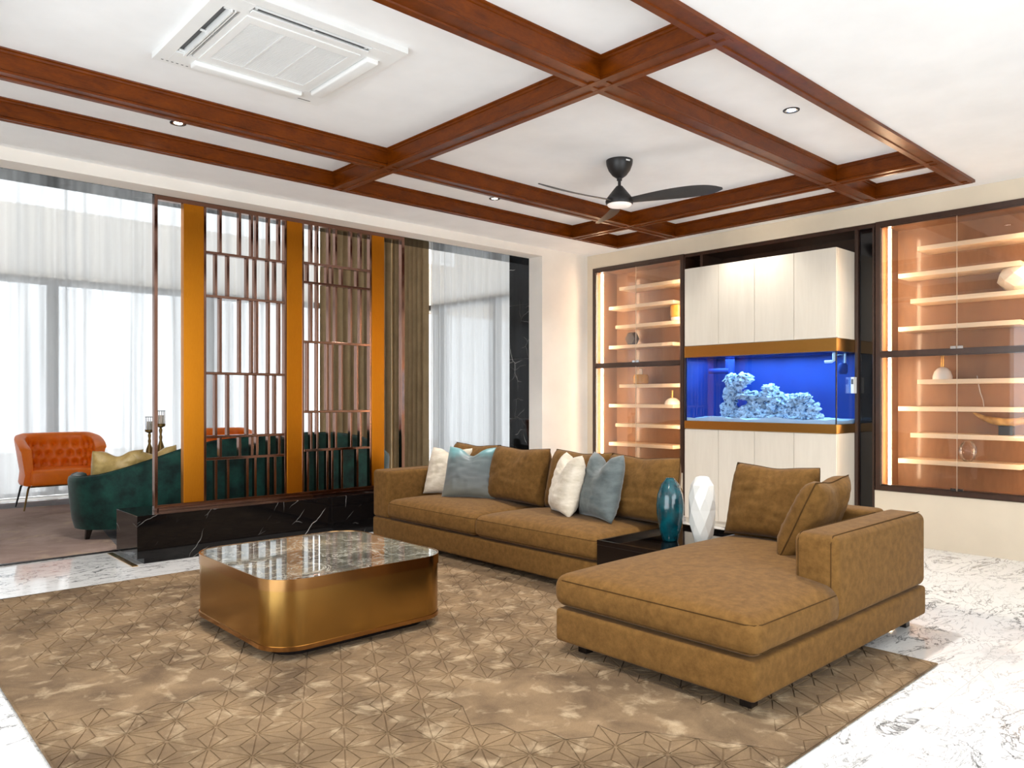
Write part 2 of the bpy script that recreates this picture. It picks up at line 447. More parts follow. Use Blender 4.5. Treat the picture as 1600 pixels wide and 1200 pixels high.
# ------------------------------------------------------------------ setting: ceiling and coffer
c = MB()
c.box(-1.6, 7.9, -1.6, 2.13, ZC, ZC+.25)
c.box(-1.6, 7.9, 6.03, YW+.02, ZC, ZC+.25)
c.box(-1.6, -.40, 2.13, 6.03, ZC, ZC+.25)
c.box(7.33, 7.9, 2.13, 6.03, ZC, ZC+.25)
ceiling = struct(c.build('ceiling', 'ceiling_paint'))
YS = [2.16, 2.975, 5.215, 6.04]; XS = [-.42, .42, 3.45, 6.545, 7.335]
for i in range(4):
    for j in range(3):
        MB().box(XS[i], XS[i+1], YS[j], YS[j+1], ZP, ZP+.05).build('coffer_panel', 'ceiling_paint', ceiling)
def beam_prof(c, w, z0, full=True, left=True, right=True):
    h = w/2
    p = []
    g = .014
    # underside with a shallow groove, plate, web, crown mould (counter-clockwise in t,z)
    p += [(c-h, z0), (c-h*.42, z0), (c-h*.42+.004, z0+.008), (c+h*.42-.004, z0+.008), (c+h*.42, z0), (c+h, z0)]
    if right: p += [(c+h, z0+.014), (c+h-g, z0+.024), (c+h-g, ZP-.030), (c+h-g+.006, ZP-.026), (c+h-g+.008, ZP-.014), (c+h+.004, ZP-.008), (c+h+.006, ZP)]
    else: p += [(c+h, ZP)]
    if left: p += [(c-h-.006, ZP), (c-h-.004, ZP-.008), (c-h+g-.008, ZP-.014), (c-h+g-.006, ZP-.026), (c-h+g, ZP-.030), (c-h+g, z0+.024), (c-h, z0+.014)]
    else: p += [(c-h, ZP)]
    return p
n_trim = 1
for axis, c0, w, z0, a0, a1, l, r in (
        ('x', 2.165, .13, 3.256, -.46, 7.37, False, True), ('x', 2.975, .145, 3.256, -.46, 7.37, True, True),
        ('x', 5.215, .135, 3.256, -.46, 7.37, True, True), ('x', 6.035, .06, 3.256, -.46, 7.37, True, False),
        ('y', -.42, .06, 3.2545, 2.12, 6.06, False, True), ('y', .42, .13, 3.2545, 2.12, 6.06, True, True),
        ('y', 3.45, .145, 3.2545, 2.12, 6.06, True, True), ('y', 6.545, .125, 3.2545, 2.12, 6.06, True, True),
        ('y', 7.34, .07, 3.2545, 2.12, 6.06, True, False)):
    m = MB().extrude(beam_prof(c0, w, z0, True, l, r), axis, a0, a1)
    struct(m.build('trim_%d' % n_trim, 'mahogany')); n_trim += 1

# ------------------------------------------------------------------ setting: walls
# header and pier of the opening towards the sitting room
w = MB()
w.box(-1.6, XW+.02, YW, 6.99, 3.18, ZC+.25)
w.box(6.735, XW+.02, YW, 6.99, 0, 3.18)
w.box(-1.6, XB, 6.99, 7.36, 3.20, ZB)
w.box(6.76, XB, 6.99, 7.36, 0, 3.20)
struct(w.build('wall_left', 'wall_paint'))
# black stone lining of the opening
lin_ = sroot('trim_%d' % n_trim, (4.0, 7.17, 3.18)); n_trim += 1
MB().box(-1.6, 6.74, 6.992, 7.36, 3.178, 3.20).build('lintel_slab', 'black_marble', lin_)
for k, (za, zb) in enumerate(((0, .62), (.622, 1.12), (1.122, 1.9), (1.902, 2.6), (2.602, 3.178))):
    MB().box(6.735, 6.762, 6.992, 7.362, za, zb).build('jamb_slab', 'black_marble', lin_)
# right wall with two cabinet recesses and the aquarium niche
w = MB()
D = 8.06
w.box(XW, D, -1.6, YW, 3.10, ZC+.25)                     # band above
w.box(XW, D, 6.655, YW+.02, 0, 3.10)                      # strip beside left cabinet
w.box(XW, D, 5.245, 6.655, 0, .50)                        # below left cabinet
w.box(XW, D, -1.6, 3.03, 0, .50)                          # below right cabinet
w.box(XW, D, -1.6, 1.58, .50, 3.10)
w.box(D, D+.1, -1.6, YW+.2, 0, ZC+.25)
struct(w.build('wall_right', 'warm_wall'))
# niche lining
nl = sroot('wall_niche', (7.8, 4.1, 0))
MB().box(8.02, 8.05, 3.03, 5.245, 0, 3.10).build('back_panel', 'niche_wood', nl)
MB().box(XW+.01, 8.02, 3.03, 5.245, 3.06, 3.098).build('top_panel', 'niche_wood', nl)
for y0, y1 in ((5.207, 5.243), (4.972, 5.004), (3.190, 3.222), (3.032, 3.052)):
    MB().bbox(XW-.004, 8.02, y0, y1, 0, 3.06, .003).build('upright', 'niche_wood', nl)
MB().box(XW+.05, 8.0, 5.006, 5.205, 2.72, 2.74).build('niche_shelf', 'niche_wood', nl)
MB().box(7.62, 7.64, 3.054, 3.188, 0, 3.06).build('gloss_panel', 'black_gloss', nl)
# walls behind the camera, each with a tall open gap added to let sky light in
w = MB()
w.box(-1.9, -1.62, -1.9, .2, 0, ZC+.25); w.box(-1.9, -1.62, 4.2, 7.36, 0, ZC+.25); w.box(-1.9, -1.62, .2, 4.2, 2.8, ZC+.25)
struct(w.build('wall_side', 'wall_paint'))
w = MB()
w.box(-1.62, .5, -1.9, -1.62, 0, ZC+.25); w.box(4.5, 8.1, -1.9, -1.62, 0, ZC+.25); w.box(.5, 4.5, -1.9, -1.62, 2.8, ZC+.25)
struct(w.build('wall_rear', 'wall_paint'))
# rear sitting room shell
w = MB()
w.box(-6, XB+6, YB+2.6, YB+2.8, 3.48, 4.70)
struct(w.build('wall_canopy_back', 'outer_wall'))
struct(MB().box(-6, 16, YB+.35, 24, -.3, -.08).box(XB+.35, 16, 2, YB+.35, -.3, -.08).build('ground_patio', 'stone_grey'))
w = MB()
w.box(XB+2.6, XB+2.8, 4.0, YB+1.3, 3.45, 6.2); w.box(XB, XB+.12, 7.0, 7.9, 0, ZB)
struct(w.build('wall_canopy_side', 'outer_wall'))
struct(MB().box(-1.9, XB+.5, 7.36, YB+.2, ZB, ZB+.15).build('ceiling_sitting_room', 'ceiling_paint'))
struct(MB().box(-1.9, -1.75, 7.36, YB+.2, 0, ZB).build('wall_far_left', 'wall_paint'))
win = struct(MB().box(-1.75, XB, YB-.02, YB+.08, 3.02, 3.12).build('window_1', 'window_frame_grey'))
for k in range(-2, 3):
    xm = 2.53 + k*2.25
    if xm > -1.7 and xm < XB: MB().box(xm-.068, xm+.068, YB-.02, YB+.08, 0, 3.02).build('mullion', 'window_frame_grey', win)
    MB().box(max(-1.7, xm+.07), min(XB, xm+2.18), YB+.02, YB+.03, .05, 3.02).build('pane', 'clear_glass', win)
MB().box(-1.75, XB, YB-.02, YB+.08, 0, .05).build('sill', 'window_frame_grey', win)
MB().box(-1.75, XB, YB+.02, YB+.03, 3.12, ZB).build('pane', 'clear_glass', win)
win = struct(MB().box(XB-.02, XB+.08, 7.9, YB, 3.0, 3.08).build('window_2', 'window_frame_grey'))
MB().box(XB+.03, XB+.04, 7.9, YB, 3.08, ZB).build('pane', 'clear_glass', win)
for ym in (7.95, 9.4, 10.9, 12.4): MB().box(XB-.02, XB+.08, ym-.05, ym+.05, 0, 3.0).build('mullion', 'window_frame_grey', win)
for ym in (7.95, 9.4, 10.9): MB().box(XB+.03, XB+.04, ym+.05, ym+1.45, .05, 3.0).build('pane', 'clear_glass', win)

# ------------------------------------------------------------------ curtains
def curtain(p0, p1, z0, z1, amp, wl, name, mat, label, seed=0, grp=None, nz=6, irregular=.5, cat='curtain'):
    rs = random.Random(seed)
    p0 = Vector(p0); p1 = Vector(p1); L = (p1-p0).length; d = (p1-p0)/L; nrm = Vector((-d.y, d.x))
    N = int(L/wl*10); vs = []; fs = []
    ph = 0; S_ = []
    for i in range(N+1):
        S_.append(ph); ph += 2*math.pi/10*(1+irregular*noise.noise((i*.07, seed, 0)))
    for j in range(nz+1):
        tz = j/nz; z = z0+(z1-z0)*tz
        for i in range(N+1):
            s_ = L*i/N
            a = amp*(.75+.5*noise.noise((s_*1.3, seed+5, tz*.8)))*(1+.25*(1-tz))
            off = a*math.sin(S_[i]+.5*noise.noise((s_*.8, tz*1.5, seed)))
            q = p0+d*(s_+.25*a*math.cos(S_[i]*1.0))+nrm*off
            vs.append((q.x, q.y, z))
    for j in range(nz):
        for i in range(N):
            a = j*(N+1)+i; fs.append((a, a+1, a+N+2, a+N+1))
    o = MB().add(vs, fs).build(name, mat, smooth='all', fix=False)
    return tag(o, label, cat, grp)
curtain((-1.7, 12.30), (6.55, 12.30), .02, ZB-.02, .035, .20, 'sheer_curtain', 'sheer', 'white sheer curtain across the long rear window behind the orange loveseat', 1)
curtain((8.18, 11.05), (8.18, 7.45), .02, ZB-.02, .032, .17, 'sheer_curtain', 'sheer', 'white sheer curtain on the side window beside the black marble jamb', 2)
curtain((6.60, 12.22), (8.20, 12.22), .02, ZB-.02, .055, .15, 'drape', 'brown_drape', 'taupe brown drape gathered on the rear window behind the lattice screen', 3, irregular=.4)
curtain((8.10, 12.15), (8.10, 11.05), .02, ZB-.02, .055, .15, 'drape', 'brown_drape', 'taupe brown drape gathered on the side window next to the screen post', 4, irregular=.4)

# ------------------------------------------------------------------ plinth bench and metal screen
b = thing('plinth_bench', 'long black marble plinth with white veins under the metal screen', 'plinth', (3.5, 7.08, 0))
MB().bbox(1.985, 3.80, 6.78, 7.37, .045, .405, .003).build('stone_slab', 'black_marble', b)
MB().bbox(3.802, 4.95, 6.78, 7.37, .045, .405, .003).build('stone_slab', 'black_marble', b)
MB().box(2.04, 4.95, 6.784, 7.35, 0, .045).build('kick_plate', 'black_marble', b)
tag(MB().box(1.93, 1.975, 6.72, 7.45, 0.0005, .006).build('floor_strip', 'brass'), 'brass strip inlaid in the floor at the end of the black plinth', 'strip')

scr = thing('metal_screen', 'tall bronze lattice screen with three gold columns on the black plinth', 'screen', (3.5, 7.03, .405))
Y0, Y1 = 6.985, 7.045
fr = MB()
fr.bbox(2.186, 2.214, Y0, Y1, .405, 3.176, .002).build('frame_post', 'bronze_mirror', scr)
MB().bbox(4.776, 4.814, Y0, Y1, .405, 3.176, .002).build('frame_post', 'bronze_mirror', scr)
MB().bbox(2.214, 4.776, Y0, Y1, 3.138, 3.176, .002).build('frame_rail', 'bronze_mirror', scr)
MB().bbox(2.214, 4.776, Y0, Y1, .425, .455, .002).build('frame_rail', 'bronze_mirror', scr)
MB().bbox(2.214, 4.776, Y0-.03, Y1+.03, .405, .425, .002).build('base_plate', 'bronze_mirror', scr)
for x0, x1 in ((2.432, 2.612), (3.420, 3.582), (4.392, 4.545)):
    MB().bbox(x0, x1, Y0-.006, Y1+.006, .455, 3.138, .003).build('gold_column', 'gold_panel', scr)
def lattice(x0, x1, rails, odd, even):
    root = MB().bbox(x0, x0+.022, Y0, Y1, .455, 3.138, .002).build('lattice_panel', 'bronze_mirror', scr)
    MB().bbox(x1-.022, x1, Y0, Y1, .455, 3.138, .002).build('stile', 'bronze_mirror', root)
    zs = [3.138]+rails+[.455]
    for z in rails: MB().bbox(x0+.022, x1-.022, Y0, Y1, z-.012, z+.012, .002).build('rail', 'bronze_mirror', root)
    for k in range(len(zs)-1):
        zt = zs[k]-(.012 if k else 0); zb = zs[k+1]+(.012 if k < len(zs)-2 else 0)
        src = None
        for xc in (odd if k % 2 == 0 else even):
            if src is None:
                src = MB().bbox(xc-.012, xc+.012, Y0+.003, Y1-.003, zb, zt, .002).build('slat', 'bronze_mirror', root); base = xc
            else: dup_mesh(src, 'slat', (xc-base, 0, 0), root)
lattice(2.614, 3.418, [2.73, 2.331, 1.622, 1.037, .835], (2.768, 2.952, 3.07, 3.12, 3.238, 3.345), (2.726, 2.839, 3.024, 3.103, 3.23, 3.302))
lattice(3.584, 4.390, [2.75, 2.556, 1.959, 1.256, .867], (3.688, 3.757, 3.89, 3.967, 4.145, 4.26), (3.649, 3.753, 3.867, 3.924, 4.036, 4.219))

# ------------------------------------------------------------------ ceiling fan
fx_, fy_ = 5.0, 4.09
fan = thing('ceiling_fan', 'black three-blade ceiling fan with a round light hanging from the coffer', 'fan', (fx_, fy_, ZP))
MB().lathe([(.002, 0), (.112, 0), (.112, -.012), (.108, -.04), (.09, -.085), (.06, -.125), (.028, -.148), (.002, -.15)], 40, (fx_, fy_, ZP)).build('canopy', 'fan_black', fan, 35)
MB().lathe([(.022, -.14), (.022, -.17), (.013, -.172), (.013, -.235), (.024, -.24)], 20, (fx_, fy_, ZP)).build('downrod', 'fan_black', fan, 35)
MB().lathe([(.002, -.215), (.026, -.217), (.045, -.24), (.085, -.29), (.112, -.325), (.118, -.345), (.114, -.365), (.10, -.372), (.002, -.372)], 40, (fx_, fy_, ZP)).build('motor_housing', 'fan_black', fan, 35)
MB().lathe([(.002, -.395), (.06, -.394), (.095, -.385), (.104, -.374), (.10, -.366), (.002, -.366)], 40, (fx_, fy_, ZP)).build('light_lens', 'fan_lens', fan, 50)
MB().box(fx_-.02, fx_+.02, fy_-.113, fy_-.1105, ZP-.03, ZP-.018).move(lambda p: (Matrix.Rotation(-.2, 3, 'Z') @ (Vector(p)-Vector((fx_, fy_, 0))))+Vector((fx_, fy_, 0))).build('rating_sticker', 'white_plastic', fan)
def blade(ang):
    n = 18; rings = []
    for i in range(n+1):
        t_ = i/n; r = .07+.78*t_
        w = .07+.10*math.sin(math.pi*t_**1.1*.66)
        w = max(.02, w*(1-t_**10*.8)); pitch = -math.radians(20-4*t_); sw = -.03*math.sin(math.pi*t_)
        ring = []
        th = .007*(1-.5*t_)
        for u, dz in ((-.5, 0), (-.25, 1), (.25, 1), (.5, 0), (.25, -1), (-.25, -1)):
            y = u*w+sw; z = dz*th+u*w*math.tan(pitch)
            ring.append((r, y, z-.345+.012*t_))
        rings.append(ring)
    m = MB().loft(rings)
    ca, sa = math.cos(ang), math.sin(ang)
    m.move(lambda p: (fx_+p[0]*ca-p[1]*sa, fy_+p[0]*sa+p[1]*ca, ZP+p[2]))
    m.build('blade', 'fan_black', fan, 40)
for k in range(3): blade(TH+math.radians(5)+k*2*math.pi/3)

# ------------------------------------------------------------------ downlights
def downlight(x, y, z, label, r=.05, energy=160, col=(1.0, .965, .93)):
    t_ = thing('downlight', label, 'downlight', (x, y, z), group='recessed ceiling downlights')
    MB().lathe([(r*.78, -.001), (r*.8, -.006), (r, -.005), (r*1.02, 0)], 28, (x, y, z), cap=False).build('trim_ring', 'black_metal', t_, 40)
    MB().lathe([(r*.8, -.004), (r*.62, -.0015), (r*.42, -.001)], 28, (x, y, z), cap=False).build('reflector', 'chrome', t_, 40)
    MB().lathe([(.001, -.0035), (r*.5, -.003), (r*.56, -.0012), (.001, -.0012)], 24, (x, y, z)).build('lamp', 'lamp_glow', t_, 40)
    d = bpy.data.lights.new('downlight_beam', 'SPOT'); d.energy = energy; d.spot_size = math.radians(105); d.spot_blend = .8; d.shadow_soft_size = .05; d.color = col
    o = bpy.data.objects.new('downlight_beam', d); COL.objects.link(o); o.location = (x, y, z-.03)
    return t_
downlight(5.0, 2.56, ZP, 'round downlight in the coffer nearest the right display cabinet', .055)
downlight(1.95, 5.71, ZP, 'round downlight in the coffer strip above the gold column screen', .055)
downlight(5.03, 5.72, ZP, 'round downlight in the coffer strip left of the ceiling fan', .055)
downlight(1.95, 2.56, ZP, 'round downlight in the coffer above the near end of the rug', .055)
for y_, w_ in ((4.1, 'aquarium cupboard'), (2.56, 'right display cabinet'), (5.64, 'left display cabinet')):
    downlight(6.95, y_, ZP, 'round downlight hidden behind the last beam in front of the ' + w_, .045, 40, (1.0, .94, .86))

# ------------------------------------------------------------------ cassette air conditioner
ax, ay = 1.97, 4.12
ac = thing('air_conditioner', 'white ceiling cassette air conditioner with a square grille', 'air conditioner', (ax, ay, ZP))
A = .53; zb = ZP-.035
m = MB()
# bezel frame around the intake, leaving four slots
I = .335; s0, s1 = .37, .46
m.box(ax-A, ax+A, ay-A, ay-s1, zb, ZP); m.box(ax-A, ax+A, ay+s1, ay+A, zb, ZP)
m.box(ax-A, ax-s1, ay-s1, ay+s1, zb, ZP); m.box(ax+s1, ax+A, ay-s1, ay+s1, zb, ZP)
m.box(ax-s0, ax+s0, ay-s0, ay-I, zb, ZP); m.box(ax-s0, ax+s0, ay+I, ay+s0, zb, ZP)
m.box(ax-s0, ax-I, ay-I, ay+I, zb, ZP); m.box(ax+I, ax+s0, ay-I, ay+I, zb, ZP)
for sx in (-1, 1):
    for sy in (-1, 1):
        m.box(*sorted((ax+sx*(s0-.03), ax+sx*s1)), *sorted((ay+sy*(s0-.03), ay+sy*s1)), zb-.001, ZP)
m.build('bezel', 'white_plastic', ac)
MB().box(ax-s1, ax+s1, ay-s1, ay+s1, ZP-.008, ZP-.002).build('slot_interior', 'grey_plastic', ac)
for nm, (x0, x1, y0, y1), tilt in (('a', (ax-s1+.012, ax-s0-.008, ay-s0+.03, ay+s0-.03), 1), ('b', (ax-s0+.03, ax+s0-.03, ay-s1+.012, ay-s0-.008), 1),
                        ('c', (ax+s0+.004, ax+s1-.004, ay-s0+.03, ay+s0-.03), 0), ('d', (ax-s0+.03, ax+s0-.03, ay+s0+.004, ay+s1-.004), 0)):
    if tilt:
        mm = MB()
        if nm == 'a':
            xm = (x0+x1)/2
            mm.box(xm-.006, xm+.002, y0, y1, zb-.016, ZP-.01); mm.box(xm+.014, xm+.02, y0, y1, zb-.01, ZP-.012)
            for yy in (y0+.02, (y0+y1)/2, y1-.02): mm.box(x0, x1, yy-.006, yy+.006, zb+.004, zb+.012)
        else:
            ym = (y0+y1)/2
            mm.box(x0, x1, ym-.002, ym+.030, zb-.012, zb-.004); mm.box(x0, x1, y0+.002, y0+.008, zb-.004, ZP-.012)
            for xx in (x0+.02, (x0+x1)/2, x1-.02): mm.box(xx-.006, xx+.006, y0, y1, zb+.004, zb+.012)
        mm.build('louvre', 'white_plastic', ac)
    else: MB().rbox(x0, x1, y0, y1, zb-.026, zb+.012, .012, 3, 1).build('louvre', 'white_plastic', ac, 40)
gr = MB()
gr.box(ax-I, ax+I, ay-I, ay-.27, zb-.006, zb+.008); gr.box(ax-I, ax+I, ay+.27, ay+I, zb-.006, zb+.008)
gr.box(ax-I, ax-.29, ay-.27, ay+.27, zb-.006, zb+.008); gr.box(ax+.29, ax+I, ay-.27, ay+.27, zb-.006, zb+.008)
for q in (-.097, .097): gr.box(ax+q-.005, ax+q+.005, ay-.27, ay+.27, zb-.006, zb+.008)
g = gr.build('grille_frame', 'white_plastic', ac)
sl = MB()
for k in range(45):
    y = ay-.27+.012*k+.003; sl.box(ax-.29, ax+.29, y, y+.0065, zb-.003, zb+.006)
o = sl.build('grille_slats', 'white_plastic', g); o['kind'] = 'stuff'
ind = MB()
for k in range(6): ind.box(ax-A+.04+.028*k, ax-A+.052+.028*k, ay+s1+.028, ay+s1+.036, zb-.0012, zb-.0002)
ind.build('indicator_marks', 'grey_plastic', ac)
MB().box(ax+s1-.10, ax+s1-.01, ay+s1+.022, ay+s1+.030, zb-.0012, zb-.0002).build('maker_mark', 'grey_plastic', ac)

# ------------------------------------------------------------------ display cabinets
def display_cabinet(ya, yb, label, rail_z=1.823):
    """ya > yb : inner left and inner right (seen from the room)"""
    yc = (ya+yb)/2
    cab = thing('display_cabinet', label, 'cabinet', (7.8, yc, .50))
    X0, X1 = XW-.012, 8.04; f = .045
    zb, zt = .505, 3.10
    # carcass
    fr = MB()
    fr.box(X0, XW+.03, ya, ya+f, zb, zt); fr.box(X0, XW+.03, yb-f, yb, zb, zt)
    fr.box(X0, XW+.03, yb, ya, zt-.05, zt); fr.box(X0, XW+.03, yb, ya, zb, zb+.045)
    fr.box(X0-.002, XW+.03, yb, ya, rail_z-.028, rail_z+.012)
    fr.build('frame', 'cabinet_frame', cab)
    lip = MB()
    for (z0, z1) in ((zb+.045, rail_z-.028), (rail_z+.012, zt-.05)):
        lip.box(X0+.008, XW+.034, ya-.012, ya, z0, z1); lip.box(X0+.008, XW+.034, yb, yb+.012, z0, z1)
        lip.box(X0+.008, XW+.034, yb, ya, z1-.012, z1); lip.box(X0+.008, XW+.034, yb, ya, z0, z0+.012)
    lip.build('door_rebate', 'cabinet_frame', cab)
    MB().box(X1-.02, X1, yb-.02, ya+.02, zb, zt).build('back_panel', 'cabinet_back', cab)
    sd = MB(); sd.box(XW+.03, X1-.02, ya, ya+.02, zb, zt); sd.box(XW+.03, X1-.02, yb-.02, yb, zb, zt)
    sd.box(XW+.03, X1-.02, yb, ya, zt-.03, zt); sd.box(XW+.03, X1-.02, yb, ya, zb, zb+.02); sd.box(XW+.03, X1-.02, yb, ya, rail_z-.02, rail_z+.005)
    sd.build('lining', 'cabinet_back', cab)
    zs = [2.835, 2.594, 2.34, 2.08, 1.57, 1.313, 1.061, .81]
    for k, z in enumerate(zs):
        typ = 'BACA'[k % 4]
        y1 = ya-{'A': .112, 'B': .285, 'C': .222}[typ]; y0 = yb+.21 if typ == 'A' else yb+.004
        MB().bbox(7.72, X1-.02, y0, y1, z-.043, z, .002).build('shelf', 'shelf_cream', cab)
    for (z0, z1) in ((zb+.06, rail_z-.045), (rail_z+.03, zt-.07)):
        MB().box(7.628, 7.650, ya-.075, ya-.055, z0, z1).build('light_strip', 'led_warm', cab)
        MB().box(7.628, 7.650, yb+.016, yb+.034, z0, z1).build('light_strip', 'led_warm', cab)  # mirrored strip added out of sight to even the light on the shelves
        ym = (ya+yb)/2
        for (p, q) in ((yb+.003, ym-.002), (ym+.002, ya-.003)):
            gl = MB().box(XW-.008, XW-.002, p, q, z0-.012, z1+.012).build('glass_door', 'clear_glass', cab)
            ed = MB(); ed.box(XW-.0085, XW-.0015, p-.0008, p, z0-.012, z1+.012); ed.box(XW-.0085, XW-.0015, q, q+.0008, z0-.012, z1+.012)
            ed.build('polished_edge', 'glass_edge', gl)
            yy = ym-.002-.055 if p < ym-.01 and q < ym else ym+.002
            MB().box(XW-.016, XW+.002, yy+.004, yy+.05, z0-.012, z0+.012).build('door_catch', 'chrome', gl)
    return cab
display_cabinet(6.605, 5.27, 'lit display cabinet with glass doors between white pier and aquarium')
display_cabinet(2.974, 1.64, 'lit display cabinet with glass doors right of the aquarium')

# ornaments on the shelves
def lathe_thing(name, label, cat, loc, parts, group='cabinet ornaments'):
    t_ = thing(name, label, cat, loc, group=group)
    for nm, prof, mat, n, sm in parts: MB().lathe(prof, n, (0,0,0)).build(nm, mat, t_, sm, local=True)
    return t_
lathe_thing('amber_jar', 'amber glass jar on a white foot in the left cabinet', 'jar', (7.86, 5.50, 2.34),
    [('foot', [(.002, 0), (.075, 0), (.088, .02), (.088, .05), (.002, .05)], 'ceramic_white', 28, 40),
     ('bowl', [(.088, .05), (.098, .08), (.098, .19), (.092, .2), (.09, .19), (.088, .06)], 'amber_glass', 28, 40),
     ('gold_liner', [(.002, .052), (.078, .052), (.085, .08), (.085, .15), (.002, .15)], 'brass', 28, 40)])
hx = thing('hexagon_ornament', 'dark pierced hexagonal ornament standing in the left cabinet', 'ornament', (7.86, 6.215, 2.08), group='cabinet ornaments')
pts = [(math.cos(math.radians(60*k)), math.sin(math.radians(60*k))) for k in range(6)]
m = MB(); R_ = .098
vs = [(-.05, R_*.8*a, .085+R_*.8*b) for a, b in pts]+[(0, R_*a, .085+R_*b) for a, b in pts]+[(.05, R_*.8*a, .085+R_*.8*b) for a, b in pts]
fs = [tuple(range(5,-1,-1)), tuple(range(12,18))]+[(r*6+i, r*6+(i+1)%6, (r+1)*6+(i+1)%6, (r+1)*6+i) for r in (0,1) for i in range(6)]
m.add(vs, fs).build('faceted_body', 'pierced_bronze', hx, local=True)
ri = MB()
for k in range(6): 
    a = (0, R_*pts[k][0], .085+R_*pts[k][1]); b_ = (0, R_*pts[(k+1)%6][0], .085+R_*pts[(k+1)%6][1]); ri.tube([a, b_], .004, 6)
ri.build('rim', 'old_brass', hx, local=True)
lathe_thing('squat_jar', 'squat amber jar with a tall white stopper in the left cabinet', 'jar', (7.86, 6.075, 1.57),
    [('body', [(.002, 0), (.085, 0), (.1, .015), (.1, .10), (.085, .125), (.03, .13), (.002, .13)], 'amber_glass', 28, 40),
     ('core', [(.002, .004), (.082, .004), (.09, .02), (.09, .09), (.002, .09)], 'brass', 24, 40),
     ('stopper', [(.002, .13), (.02, .13), (.02, .20), (.002, .20)], 'cream_ceramic', 20, 40)])
lathe_thing('dome_vase', 'small white dome vase with gold neck in the left cabinet', 'vase', (7.86, 5.585, 1.313),
    [('dome', [(.002, 0), (.10, 0), (.1, .012), (.085, .045), (.055, .072), (.02, .083), (.002, .083)], 'ceramic_white', 28, 40),
     ('neck', [(.002, .08), (.016, .08), (.016, .175), (.012, .175), (.011, .10), (.002, .10)], 'brass', 16, 40)])
lathe_thing('glass_decanter', 'clear glass decanter with round stopper at the bottom of the left cabinet', 'decanter', (7.84, 5.40, .525),
    [('body', [(.002, 0), (.05, 0), (.06, .02), (.055, .14), (.03, .2), (.018, .23), (.02, .25)], 'clear_glass', 24, 40),
     ('stopper', [(.002, .245), (.014, .25), (.028, .28), (.02, .31), (.002, .32)], 'cream_ceramic', 20, 40)])
def faceted(name, label, loc, prof, n, mat, seed, cat='vase', jitter=.06):
    rs = random.Random(seed); t_ = thing(name, label, cat, loc)
    m = MB(); vs = []; fs = []
    for i, (r, z) in enumerate(prof):
        for k in range(n):
            a = 2*math.pi*(k+.5*(i % 2))/n; q = r*(1+rs.uniform(-jitter, jitter)); vs.append((q*math.cos(a), q*math.sin(a), z))
    for i in range(len(prof)-1):
        for k in range(n):
            a, b_, c_, d_ = i*n+k, i*n+(k+1)%n, (i+1)*n+k, (i+1)*n+(k+1)%n
            if i % 2 == 0: fs += [(a, b_, c_), (b_, d_, c_)]
            else: fs += [(a, b_, d_), (a, d_, c_)]
    fs += [tuple(range(n-1,-1,-1)), tuple((len(prof)-1)*n+k for k in range(n))]
    m.add(vs, fs).build('faceted_body', mat, t_, local=True)
    return t_
fv = faceted('faceted_vase', 'round cream faceted vase in the right cabinet', (7.86, 1.90, 2.34), [(.06, 0), (.12, .035), (.155, .09), (.15, .15), (.12, .205), (.07, .235), (.045, .238)], 7, 'cream_ceramic', 4)
lathe_thing('dome_vase', 'white dome vase with twin gold stems in the right cabinet', 'vase', (7.86, 2.515, 1.57),
    [('dome', [(.002, 0), (.085, 0), (.084, .03), (.07, .075), (.045, .105), (.02, .117), (.002, .118)], 'ceramic_white', 28, 40)])
dv = [o for o in COL.objects if o.name == 'dome_vase.001'][0]
for s_ in (-.009, .009): MB().tube([(0, s_, .11), (0, s_, .225)], .006, 10).build('gold_stem', 'brass', dv, 40, local=True)
hn = thing('horn_ornament', 'curved horn carving on a black block in the right cabinet', 'ornament', (7.86, 1.99, 1.061), group='cabinet ornaments')
MB().bbox(-.04, .04, -.055, .055, 0, .085, .003).build('block', 'black_wood', hn, local=True)
pts = []; rr = []
for k in range(17):
    s_ = -1+2*k/16; pts.append((0, s_*.27, .115+.085*s_*s_)); rr.append(.004+.034*(1-s_*s_)**.8)
MB().tube(pts, rr, 12).build('horn', 'horn', hn, 50, local=True)
tag(MB().tube([(7.86, 2.17, 1.313), (7.86, 2.175, 1.37), (7.86, 2.20, 1.45), (7.86, 2.215, 1.53), (7.86, 2.225, 1.60)], .004, 6).build('twig', 'stone_grey'), 'thin pale twig standing on a shelf of the right cabinet', 'twig')
lathe_thing('glass_globe', 'clear glass globe at the lower shelf of the right cabinet', 'globe', (7.82, 2.29, .81),
    [('globe', [(.03, 0), (.062, .03), (.075, .09), (.07, .14), (.04, .185), (.002, .195)], 'clear_glass', 28, 40)])

# ------------------------------------------------------------------ aquarium unit
UX, UB = 7.19, 7.985
UY0, UY1 = 3.226, 4.945
def cupboard(name, label, z0, z1, dz0, dz1):
    t_ = thing(name, label, 'cabinet', (7.5, 4.08, z0))
    MB().bbox(UX+.022, UB, UY0, UY1, z0, z1, .002).build('carcass', 'pale_laminate', t_)
    w = (UY1-UY0)/4
    src = None
    for k in range(4):
        MB().bbox(UX, UX+.020, UY0+k*w+.002, UY0+(k+1)*w-.002, dz0, dz1, .0015).build('door', 'pale_laminate', t_)
    return t_
cupboard('upper_cupboard', 'pale wood wall cupboard with four doors above the aquarium', 1.972, 2.84, 1.975, 2.84)
cupboard('base_cupboard', 'pale wood base cupboard with four doors under the aquarium', 0, 1.05, .06, 1.046)
aq = thing('aquarium', 'blue lit aquarium with white reef rock and bronze bands', 'aquarium', (7.5, 4.08, 1.05))
MB().bbox(UX-.004, UB, UY0-.004, UY1, 1.845, 1.970, .003).build('hood', 'hood_gold', aq)
MB().bbox(UX-.004, UB, UY0-.004, UY1, 1.052, 1.14, .003).build('base_band', 'hood_gold', aq)
